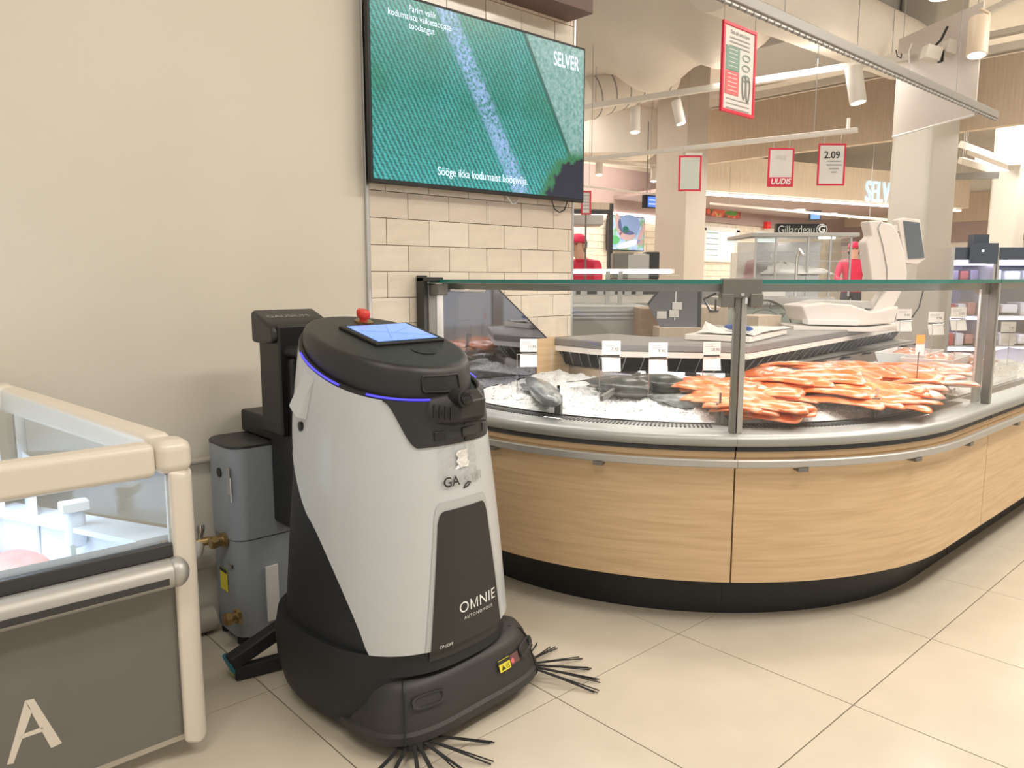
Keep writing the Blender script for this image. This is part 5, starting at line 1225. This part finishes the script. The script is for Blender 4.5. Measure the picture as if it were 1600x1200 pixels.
for cx, cz, rx, rz, m in ((.28, .78, .2, .16, 'meat_red'), (.75, .74, .14, .15, 'meat_red'), (.75, .74, .08, .09, 'meat_fat'), (.38, .32, .15, .14, 'meat_red'), (.36, .32, .10, .10, 'meat_fat'), (.05, .2, .07, .09, 'meat_red'), (.72, .22, .22, .08, 'herb'), (.15, .55, .05, .25, 'herb'), (.28, .8, .07, .08, 'meat_fat')):
    b = B(); c0 = Vector((a.x+w_*cx, FARY-.1005, e.z+h_*cz)); b.loft([[c0+Vector((math.cos(t)*rx*w_*.9, k, math.sin(t)*rz*h_*1.3)) for t in lin(0, 2*math.pi*19/20, 20)] for k in (0, -.002)]); b.done('picture_shape', m, pc_)
a = at_y(1199, 352, FARY-.1); ex = thing('alarm_box', (a.x, FARY-.1, a.z-.06), 'small red box on the far tiled wall', 'alarm box'); B().obox(a, .14, .08, .13, (1, 0, 0)).done('housing', 'exit_red', ex, bevel=.006); B().obox(a-Vector((0, .042, 0)), .08, .004, .02, (1, 0, 0)).done('stripe', 'pink_print', ex)
a, e = at_y(1103, 356, FARY-.03), at_y(1152, 405, FARY-.03)
wn = thing('window_1', (a.x, FARY, e.z), 'white framed window into the kitchen on the far wall', None, kind='structure')
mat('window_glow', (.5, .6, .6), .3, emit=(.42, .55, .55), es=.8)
B().box((a.x, FARY-.03, e.z), (e.x-.1, FARY-.015, a.z-.04)).done('pane', 'window_glow', wn)
for lo, hi in (((a.x-.1, e.z-.06), (e.x, e.z)), ((a.x-.1, a.z-.04), (e.x, a.z+.03)), ((e.x-.1, e.z), (e.x, a.z)), ((a.x-.1, e.z), (a.x-.02, a.z))): B().box((lo[0], FARY-.06, lo[1]), (hi[0], FARY-.01, hi[1])).done('frame', 'white', wn)
B().box((a.x+.45, FARY-.034, e.z), (a.x+.5, FARY-.028, a.z-.05)).done('glazing_bar', 'white', wn)
for k in range(5): B().box((a.x, FARY-.036, e.z+.05+k*.10), (a.x+.40, FARY-.032, e.z+.065+k*.10)).done('shelf_beyond', 'grey_ink', wn)
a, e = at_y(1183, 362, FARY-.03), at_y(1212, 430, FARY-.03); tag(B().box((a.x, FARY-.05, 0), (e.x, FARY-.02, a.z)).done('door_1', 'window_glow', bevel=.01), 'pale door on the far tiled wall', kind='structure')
# doorway frame at left
a, e = at_d(895, 316, 8.0), at_d(955, 430, 8.0); Xd = Vector((1, -.55, 0)).normalized()
df = thing('pass_frame', Vector((e.x, e.y, 0)), 'tall dark framed cabinet opening with wooden header by the tiled wall', 'frame')
tr3 = at_d(954, 318, 8.0)
B().obox(Vector((tr3.x, tr3.y, tr3.z/2)), .045, .06, tr3.z, Xd).done('post', 'dark_metal', df)
B().obox(Vector((tr3.x, tr3.y, tr3.z-.03))-Xd*.3, .6, .06, .07, Xd).done('wood_header', 'oak_far_light', df); B().obox(Vector((tr3.x, tr3.y, tr3.z-.09))-Xd*.3, .6, .06, .04, Xd).done('lintel', 'dark_metal', df)
B().obox(Vector((tr3.x, tr3.y, 1.0))-Xd*.6, .05, .06, 2.0, Xd).done('post', 'steel_matte', df)
q = at_d(913, 345, 7.6); tag(B().obox(q, .35, .3, .10, RT).done('wall_hood', 'steel_matte', bevel=.01), 'stainless hood above the worker behind the tiled wall', 'hood')
# ------------------------------------------------------------------ workers (skin-modifier figures)
def person(px, py, d, lab, lean=.25, scale=1., face=(-.5, -.85)):
    h0 = at_d(px, py, d); fx_ = Vector((face[0], face[1], 0)).normalized(); sx3 = Vector((-fx_.y, fx_.x, 0))
    base = Vector((h0.x, h0.y, 0))-fx_*lean*.55; H = h0.z+.13
    r = thing('person', base, lab, 'person')
    k = H/1.70
    def P(f, s_, z): return fx_*f*k+sx3*s_*k+Vector((0, 0, z*k))
    J = dict(pel=P(0, 0, .92), wa=P(lean*.25, 0, 1.10), ch=P(lean*.6, 0, 1.30), nk=P(lean*.85, 0, 1.43), hd0=P(lean*1.0, 0, 1.52), hd1=P(lean*1.12, 0, 1.62), hd2=P(lean*1.12, 0, 1.68))
    E_ = [('pel', 'wa'), ('wa', 'ch'), ('ch', 'nk'), ('nk', 'hd0'), ('hd0', 'hd1'), ('hd1', 'hd2')]
    Rr = dict(pel=(.15, .12), wa=(.14, .11), ch=(.16, .12), nk=(.055, .055), hd0=(.075, .085), hd1=(.085, .10), hd2=(.06, .07))
    for sd_, n_ in ((-1, 'l'), (1, 'r')):
        J.update({n_+'sh': P(lean*.7, sd_*.19, 1.37), n_+'el': P(lean*.7+.10, sd_*.26, 1.12), n_+'wr': P(lean*.7+.33, sd_*.16, 1.06), n_+'ha': P(lean*.7+.42, sd_*.14, 1.05), n_+'hp': P(0, sd_*.09, .86), n_+'kn': P(.02, sd_*.10, .48), n_+'an': P(0, sd_*.10, .07), n_+'to': P(.16, sd_*.11, .035)})
        E_ += [('ch', n_+'sh'), (n_+'sh', n_+'el'), (n_+'el', n_+'wr'), (n_+'wr', n_+'ha'), ('pel', n_+'hp'), (n_+'hp', n_+'kn'), (n_+'kn', n_+'an'), (n_+'an', n_+'to')]
        Rr.update({n_+'sh': (.07, .07), n_+'el': (.048, .048), n_+'wr': (.032, .032), n_+'ha': (.042, .025), n_+'hp': (.10, .10), n_+'kn': (.065, .065), n_+'an': (.045, .045), n_+'to': (.04, .03)})
    names = list(J); me = bpy.data.meshes.new('body'); me.from_pydata([tuple(J[n_]) for n_ in names], [(names.index(a_), names.index(b_)) for a_, b_ in E_], [])
    o = bpy.data.objects.new('body', me); COL.objects.link(o); o.parent = r; WM[o.name] = WM[r.name]
    sk = o.modifiers.new('skin', 'SKIN'); 
    for i, n_ in enumerate(names):
        me.skin_vertices[0].data[i].radius = (Rr[n_][0]*k, Rr[n_][1]*k); me.skin_vertices[0].data[i].use_root = (n_ == 'pel')
    su = o.modifiers.new('sub', 'SUBSURF'); su.levels = su.render_levels = 2
    # red shirt, bare neck, head and hands: split by height along the figure with procedural colour
    if True:
        m = bpy.data.materials.new('worker_body'); m.use_nodes = True; nt = m.node_tree
        tc = nt.nodes.new('ShaderNodeTexCoord'); sx_ = nt.nodes.new('ShaderNodeSeparateXYZ'); rp_ = nt.nodes.new('ShaderNodeValToRGB'); rp_.color_ramp.interpolation = 'CONSTANT'
        ml = nt.nodes.new('ShaderNodeMath'); ml.operation = 'MULTIPLY'; ml.inputs[1].default_value = 1/H
        rp_.color_ramp.elements[0].color = (.02, .02, .025, 1); rp_.color_ramp.elements[1].position = .52; rp_.color_ramp.elements[1].color = (.62, .03, .09, 1)
        e_ = rp_.color_ramp.elements.new(.845); e_.color = (.66, .42, .32, 1)
        nt.links.new(tc.outputs['Object'], sx_.inputs[0]); nt.links.new(sx_.outputs[2], ml.inputs[0]); nt.links.new(ml.outputs[0], rp_.inputs[0]); nt.links.new(rp_.outputs[0], nt.nodes['Principled BSDF'].inputs['Base Color']); nt.nodes['Principled BSDF'].inputs['Roughness'].default_value = .6
    me.materials.append(m)
    hc = base+J['hd1']
    b = B(); L = []
    for z_, s_ in ((.0, 1.12), (.03, 1.13), (.07, 1.0), (.095, .7), (.105, .2)): L.append([hc+Vector((0, 0, (z_+.005)*k))+(fx_*math.cos(t)*.105+sx3*math.sin(t)*.092)*s_*k-fx_*.015 for t in lin(0, 2*math.pi*23/24, 24)])
    b.loft(L); cp = b.done('cap', 'uniform_red', r, smooth='all')
    b = B(); b.loft([[hc+Vector((0, 0, .01*k+h_))+(fx_*(.08+(.12 if abs(t) < 9 else 0)*math.cos(t))+sx3*math.sin(t)*.085)*k for t in lin(-math.pi/2, math.pi/2, 12)] for h_ in (0, .008)]); b.done('cap_peak', 'uniform_red', cp)
    b = B(); b.loft([[hc+Vector((0, 0, z_*k))-fx_*.045*k+(fx_*math.cos(t)*.07+sx3*math.sin(t)*.098)*s_*k for t in lin(math.pi*.45, math.pi*1.55, 14)] for z_, s_ in ((-.10, .85), (-.04, 1.05), (.02, 1.08))], False, False, False); b.done('hair', 'hair_dark', r, smooth='all', solid=.01)
    nz_ = hc+fx_*.10*k+Vector((0, 0, -.045*k)); b = B(); b.tube([nz_+Vector((0, 0, .03*k)), nz_+fx_*.012*k, nz_-fx_*.005], [.006, .013, .006], 8); b.done('nose', 'skin', r, smooth='all')
    for s_ in (-1, 1):
        b = B(); b.sphere(hc+fx_*.088*k+sx3*s_*.034*k+Vector((0, 0, -.012*k)), .011*k, (1, 1, .7), 10, 8); b.done('eye', 'hair_dark', r)
        b = B(); b.sphere(hc+sx3*s_*.09*k+Vector((0, 0, -.03*k)), .026*k, (.7, .4, 1.1), 10, 8); b.done('ear', 'skin', r)
    b = B(); b.tube([hc+fx_*.083*k+sx3*-.02+Vector((0, 0, -.085*k)), hc+fx_*.09*k+Vector((0, 0, -.088*k)), hc+fx_*.083*k+sx3*.02+Vector((0, 0, -.085*k))], .006*k, 6); b.done('mouth', 'meat_pink', r)
    b = B(); 
    for sd_ in (-1, 1):
        hh_ = base+P(lean*.7+.42, sd_*.14, 1.05)
        for f_ in range(5):
            l_ = (.045, .075, .085, .078, .06)[f_]; off_ = (f_-2)*.017*sd_
            if f_ == 0: b.tube([hh_+sx3*(-sd_)*.02, hh_+sx3*(-sd_)*.05+fx_*.02, hh_+sx3*(-sd_)*.055+fx_*.045], [.011, .010, .008], 7)
            else: b.tube([hh_+sx3*off_, hh_+sx3*off_*1.1+fx_*l_*.6, hh_+sx3*off_*1.1+fx_*l_-Vector((0, 0, .03))], [.010, .009, .007], 7)
    b.done('fingers', 'skin', r, smooth='all')
    return r
person(913, 388, 9.0, 'worker in red cap and shirt bending forward behind the tiled wall', .35, face=(-.95, -.3))
person(1334, 392, 14., 'distant worker in red cap and shirt right of the brand board cabinet', .15, face=(-.9, -.5))
# ------------------------------------------------------------------ rear service counters
def cabinet(name, px0, px1, ytop, d, depth, lab, m, cat='cabinet', ax=None, bev=.004, zb=0.):
    a, e = at_d(px0, ytop, d), at_d(px1, ytop, d); X = ax or RT; w = (e-a).length; Y = Vector((-X.y, X.x, 0)).normalized()
    if Y.dot(HF) < 0: Y = -Y
    c = (a+e)/2; r = thing(name, Vector((c.x, c.y, zb))+Y*depth/2, lab, cat)
    B().obox(Vector((c.x, c.y, (zb+a.z)/2))+Y*depth/2, w, depth, a.z-zb, X).done('body', m, r, bevel=bev)
    return r, Vector((c.x, c.y, a.z)), X, Y, w
XR = Vector((.62, -.78, 0)).normalized()
# rear display case with lamp, cards
r, c, X, Y, w = cabinet('rear_display_case', 880, 1012, 478, 5.2, .7, 'rear stainless display case with price cards and bright tube lamp', 'steel_matte', 'display case')
for k in range(3): B().obox(c-Y*.012-Vector((0, 0, .03+k*.025)), w, .02, .010, X).done('ridge', 'alu', r)
zl_ = at_d(960, 424, 5.6).z
B().obox(Vector((c.x, c.y, zl_))+Y*.35+X*.12, w+.25, .05, .03, X).done('lamp_housing', 'fixture_white', r); B().obox(Vector((c.x, c.y, zl_-.004))+Y*.32+X*.12, w+.2, .02, .025, X).done('tube_lamp', 'tube', r)
B().obox(Vector((c.x, c.y, zl_-.03))+Y*.3+X*.1, w+.25, .5, .008, X).done('glass_shelf', 'top_glass', r)
for k in (-.28, .05, .14): B().obox(Vector((c.x, c.y, (zl_+c.z)/2))+Y*.3+X*k, .03, .03, zl_-c.z, X).done('support', 'steel_matte', r)
B().obox(Vector((c.x, c.y, c.z+.09))+Y*.66, w+.5, .02, .05, X).done('card_rail', 'dark_metal', r)
B().obox(Vector((c.x, c.y, c.z+.03))+Y*.68, w+.9, .05, .06, X).done('rear_rail', 'board_white', r)
for k in range(7):
    B().obox(Vector((c.x, c.y, c.z+.085))+Y*.62+X*(-.30+k*.105+.02*(k % 2)), .05, .004, .05, X, Y+Vector((0, 0, .3))).done('price_card', 'paper', r)
# wooden end with angled side glass
r, c, X, Y, w = cabinet('wooden_end_case', 1002, 1036, 482, 4.9, .5, 'wooden end panel with black framed slanted glass beside the display case', 'oak_dark', 'cabinet')
fpx = [(1012, 476), (1040, 440), (1094, 440), (1092, 512), (1037, 521)]
fp = [at_d(x, y, 4.75) for x, y in fpx]; b = B(); b.poly(fp, HF*.006); b.done('side_glass', 'mirror_dark', r)
b = B(); b.tube(fp[0:2], .008, 6); b.tube(fp[2:5], .014, 6); b.done('glass_frame', 'dark_metal', r)
B().cyl(at_d(1057, 442, 4.74), at_d(1054, 500, 4.74), .004, seg=6).done('price_stake', 'white', r)
for x, y in ((1034, 492), (1053, 490), (1058, 478)): B().obox(at_d(x, y, 4.73), .06, .003, .045, RT).done('price_card', 'paper', r)
r2, c, X, Y, w = cabinet('low_cabinet', 1030, 1096, 512, 4.7, .4, 'low wooden cabinet under the black framed glass', 'oak_far_light')
r, c, X, Y, w = cabinet('wooden_cabinet', 1092, 1138, 480, 5.0, .5, 'light wooden cabinet left of the glass post', 'oak_far_light'); B().obox(c-Y*.006-Vector((0, 0, .025)), .06, .01, .008, X).done('handle', 'dark_metal', r)
# sink counter with round logo board
r, c, X, Y, w = cabinet('sink_counter', 1140, 1300, 466, 5.2, .7, 'stainless sink counter with pale board and round stamp logo', 'steel_matte', 'counter')
B().obox(c-Y*.01-Vector((0, 0, .02)), w+.02, .04, .05, X).done('front_edge', 'steel', r)
B().obox(c-Y*.008-X*.12-Vector((0, 0, .35)), w*.72, .012, .55, X).done('pale_board', 'logo_board', r)
lc = at_d(1193, 512, 5.17); Nn = -Y
for rad, th_ in ((.185, .006), (.12, .003)):
    b = B(); b.tube([lc+X*(math.cos(t)*rad)+Vector((0, 0, math.sin(t)*rad)) for t in lin(0, 2*math.pi, 49)], th_, 6); b.done('stamp_ring', 'logo_ink', r)
for i, ch in enumerate('KALAPÜÜK*'):
    t = math.radians(155-i*40); put_text(ch, .05, 'logo_ink', r, lc+Nn*.008+X*(math.cos(t)*.152)+Vector((0, 0, math.sin(t)*.152)), X*math.sin(t)-Vector((0, 0, math.cos(t))), X*math.cos(t)+Vector((0, 0, math.sin(t))))
q = c+Y*.2+X*.0; B().obox(q+Vector((0, 0, .03)), .16, .12, .05, X).done('packet', 'paper', r, bevel=.008)
b = B(); fa = c+Y*.5+X*.28; b.tube([fa, fa+Vector((0, 0, .28)), fa-Y*.05+Vector((0, 0, .34)), fa-Y*.12+Vector((0, 0, .30))], .012, 8); b.done('tap', 'chrome', r, smooth=True)
# oyster display cabinet with brand board
r, c, X, Y, w = cabinet('oyster_cabinet', 1180, 1332, 367, 5.9, .6, 'stainless and glass display cabinet carrying a black brand board', 'clear_glass', 'display cabinet', zb=.95)
B().obox(c+Y*.3+Vector((0, 0, .0)), w+.08, .68, .03, X).done('canopy', 'steel_matte', r, bevel=.004); B().obox(c+Y*.3-Vector((0, 0, .07)), w, .6, .11, X).done('canopy_glass', 'plexi', r)
B().obox(c+Y*.55-Vector((0, 0, .28)), w-.05, .02, .5, X).done('back_panel', 'steel', r)
for k in (-.49, .49, -.28, .05, .28): B().obox(c+X*w*k-Vector((0, 0, .24)), .014, .014, .46, X).done('upright', 'alu', r)
B().obox(c-Vector((0, 0, .20)), w, .01, .008, X).done('cross_bar', 'alu', r)
B().obox(c+X*w*.25+Y*.02-Vector((0, 0, .022)), .12, .03, .012, X).done('lamp_spot', 'lamp_glow', r)
B().obox(Vector((c.x, c.y, .48))+Y*.3, w, .6, .94, X).done('base', 'steel_matte', r)
b = B(); hp = c-Vector((0, 0, .30))+Y*.10
b.loft([[hp+X*(math.cos(t)*.30*s_+(-.1 if s_ < .5 else 0))+Y*(math.sin(t)*.12*s_)+Vector((0, 0, h_+.01*math.sin(5*t))) for t in lin(0, 2*math.pi*19/20, 20)] for s_, h_ in ((1, 0), (.8, .03), (.45, .06), (.15, .09))]); tag(b.done('ice_mound', 'ice', r, smooth='all'), 'white ice mound')
bc = at_d(1250, 359, 5.95); bw = 77/F_PX*5.95
bd = thing('brand_board', bc-Vector((0, 0, .045)), 'black brand board with pale serif lettering on the glass cabinet', 'sign'); B().obox(bc, bw, .06, .092, RT).done('board', 'black', bd, bevel=.003)
put_text('Gillardeau', .085, 'tray_clear', bd, bc-HF*.032-RT*bw*.48-Vector((0, 0, .003)), RT, (0, 0, 1), sx=.82, align='LEFT'); put_text('G', .075, 'text_white', bd, bc-HF*.032+RT*bw*.41, RT, (0, 0, 1), bold=.002)
b = B(); b.tube([bc-HF*.032+RT*(bw*.41+math.cos(t)*.04)+Vector((0, 0, math.sin(t)*.04)) for t in lin(0, 2*math.pi, 25)], .003, 5); b.done('emblem_ring', 'text_white', bd)
# storage boxes
for i, (px, py, ww, hh, m, lab) in enumerate(((1165, 405, .10, .13, 'white', 'white plastic dispenser left of the oyster cabinet'), (975, 404, .12, .10, 'grey_metal', 'grey till scale under the distant screen'), (998, 406, .13, .11, 'steel_matte', 'stainless box beside the till scale'), (1020, 404, .08, .12, 'dark_metal', 'dark box at the foot of the beige column'))):
    q = at_d(px, py-hh*90, 6.9); zt3 = q.z; tag(B().obox(Vector((q.x, q.y, (1.202+zt3)/2))+HF*.1, ww*1.6, .2, zt3-1.202, RT).done('storage_box', m, bevel=.012), lab, 'box')
q = at_d(990, 430, 6.9); tag(B().obox(Vector((q.x, q.y, .6)), 1.6, .5, 1.2, RT).done('back_counter', 'steel_matte', bevel=.01), 'stainless back counter below the distant screen', 'counter')
q = at_d(1150, 428, 6.9); tag(B().obox(Vector((q.x, q.y, .6)), .9, .5, 1.2, RT).done('back_counter', 'steel_matte', bevel=.01), 'stainless back counter below the kitchen window', 'counter')
# showcases at the right
def showcase(px0, px1, d, lab, lowlit):
    a, e = at_d(px0, 386, d), at_d(px1, 386, d); X = (e-a).normalized(); Y = Vector((-X.y, X.x, 0)); Y = Y if Y.dot(HF) > 0 else -Y; w = (e-a).length; c = (a+e)/2; zt2 = a.z
    r = thing('showcase', Vector((c.x, c.y, 0))+Y*.4, lab, 'showcase', 'dark lit showcases')
    z0 = lambda k: zt2-k
    B().obox(c+Y*.25-Vector((0, 0, .05)), w, .5, .10, X).done('canopy', 'showcase_dark', r, bevel=.006)
    B().obox(Vector((c.x, c.y, zt2/2))+Y*.47, w, .1, zt2, X).done('back', 'violet_panel' if lowlit else 'showcase_dark', r)
    for k in (-.5, .5): B().obox(Vector((c.x, c.y, zt2/2))+Y*.25+X*w*k, .03, .5, zt2, X).done('side', 'steel_matte', r)
    B().obox(Vector((c.x, c.y, .25))+Y*.25, w, .5, .5, X).done('base', 'showcase_dark', r)
    for k, dz in enumerate((.28, .55, .80)):
        B().obox(c+Y*.30-Vector((0, 0, dz)), w-.04, .30, .02, X).done('shelf', 'alu', r)
        B().obox(c+Y*.14-Vector((0, 0, dz+.015)), w-.06, .02, .02, X).done('shelf_lamp', 'violet_lamp', r)
    B().obox(c+Y*.10-Vector((0, 0, .115)), w-.06, .03, .05, X).done('top_lamp', 'violet_lamp', r)
    B().obox(c+Y*.02-Vector((0, 0, .30)), w-.04, .008, .28, X).done('front_glass', 'freezer_glass', r)
    return r, c, X, Y, w
r, c, X, Y, w = showcase(1490, 1558, 6.0, 'dark showcase with violet lighting right of the grey column', True)
B().obox(c+X*.08+Vector((0, 0, .05))+Y*.1, .12, .08, .10, X).done('sign_top', 'showcase_dark', r); B().obox(c+X*.06-Y*.01-Vector((0, 0, .05)), .22, .02, .16, X).done('fascia_panel', 'showcase_dark', r)
q = c+X*.05-Y*.021-Vector((0, 0, .03)); B().cyl(q, q-Y*.003, .008, seg=12).done('fascia_lamp', 'tube', r)
r_, c_2, X2, Y2, w2 = showcase(1561, 1690, 6.0, 'dark showcase with trays of red food at the right edge', False)
rs = random.Random(4)
mat('food_red', (.45, .10, .08), .5); mat('food_pink', (.62, .34, .28), .5); mat('pack_white', (.78, .78, .80), .4); mat('pack_violet', (.30, .24, .34), .5)
for (cc_, XX, YY, ww, nm) in ((c, X, Y, w, 'left'), (c_2, X2, Y2, w2, 'right')):
    for k, dz in enumerate((.27, .54, .79)):
        for i in range(4):
            m_ = rs.choice(['food_red', 'food_pink', 'pack_white', 'pack_violet', 'pack_white'])
            q = cc_+YY*.28+XX*(ww*(-.36+.24*i))-Vector((0, 0, dz-.05)); tag(B().obox(q, ww*.2, .2, .07+.04*rs.random(), XX).done('food_pack', m_, bevel=.012), '%s food pack on the %s shelf of the %s showcase, %s from left' % ({'food_red': 'red', 'food_pink': 'pink', 'pack_white': 'white', 'pack_violet': 'violet'}[m_], ['top', 'middle', 'bottom'][k], nm, ORD[i]), 'food pack', 'packs in the dark showcases')
# white trays at the far end of the ice
for i, (px, py) in enumerate(((1422, 548), (1462, 556))):
    q = at_z(px, py, on_ice(px, py, .07, .62)); b = B(); X3 = Vector((1, .1, 0)).normalized(); Y3 = Vector((-.1, 1, 0)).normalized()
    b.loft([[q+X3*x_*s_+Y3*y_*s_+Vector((0, 0, h_)) for x_, y_ in ((-.2, -.12), (.2, -.12), (.2, .12), (-.2, .12))] for s_, h_ in ((.88, -.06), (1, 0), (.95, 0), (.85, -.05))]); tag(b.done('food_tray', 'pack_white', bevel=.004), ['white tray beside the scale with shrimp', 'white tray right of the shrimp tray'][i], 'tray')
    b = B(); b.loft([[q+X3*math.cos(t)*.16*s_+Y3*math.sin(t)*.09*s_+Vector((0, 0, h_+.006*math.sin(6*t))) for t in lin(0, 2*math.pi*23/24, 24)] for s_, h_ in ((1, -.045), (.9, -.01), (.5, .006), (.1, .01))]); tag(b.done('shrimp_heap', 'salmon_pale', smooth='all'), ['heap of pink shrimp in the tray beside the scale', 'heap of pale fish pieces in the right hand tray'][i], 'seafood', kind='stuff')
# ceiling tube lamp at far right
a, e = at_d(1528, 247, 9.5), at_d(1572, 264, 8.6); tl2 = thing('tube_luminaire', (a+e)/2, 'bright tube lamp under the ceiling at the far right', 'lamp'); B().obox((a+e)/2, (e-a).length, .06, .05, e-a).done('tube', 'tube', tl2); B().obox((a+e)/2+Vector((0, 0, .05)), (e-a).length+.5, .12, .06, e-a).done('housing', 'fixture_white', tl2)
for i, (p0, p1) in enumerate((((1500, 225), (1600, 262)), ((1500, 250), (1560, 268)), ((1495, 276), (1558, 274)))):
    bar(at_d(*p0, 10), at_d(*p1, 9.4), .06, .08, 'ceiling_beam', 'fixture_white' if i < 2 else 'grey_metal', ['upper white ceiling beam right of the grey column', 'lower white ceiling beam right of the grey column', 'thin dark rail right of the grey column'][i], 'beam')
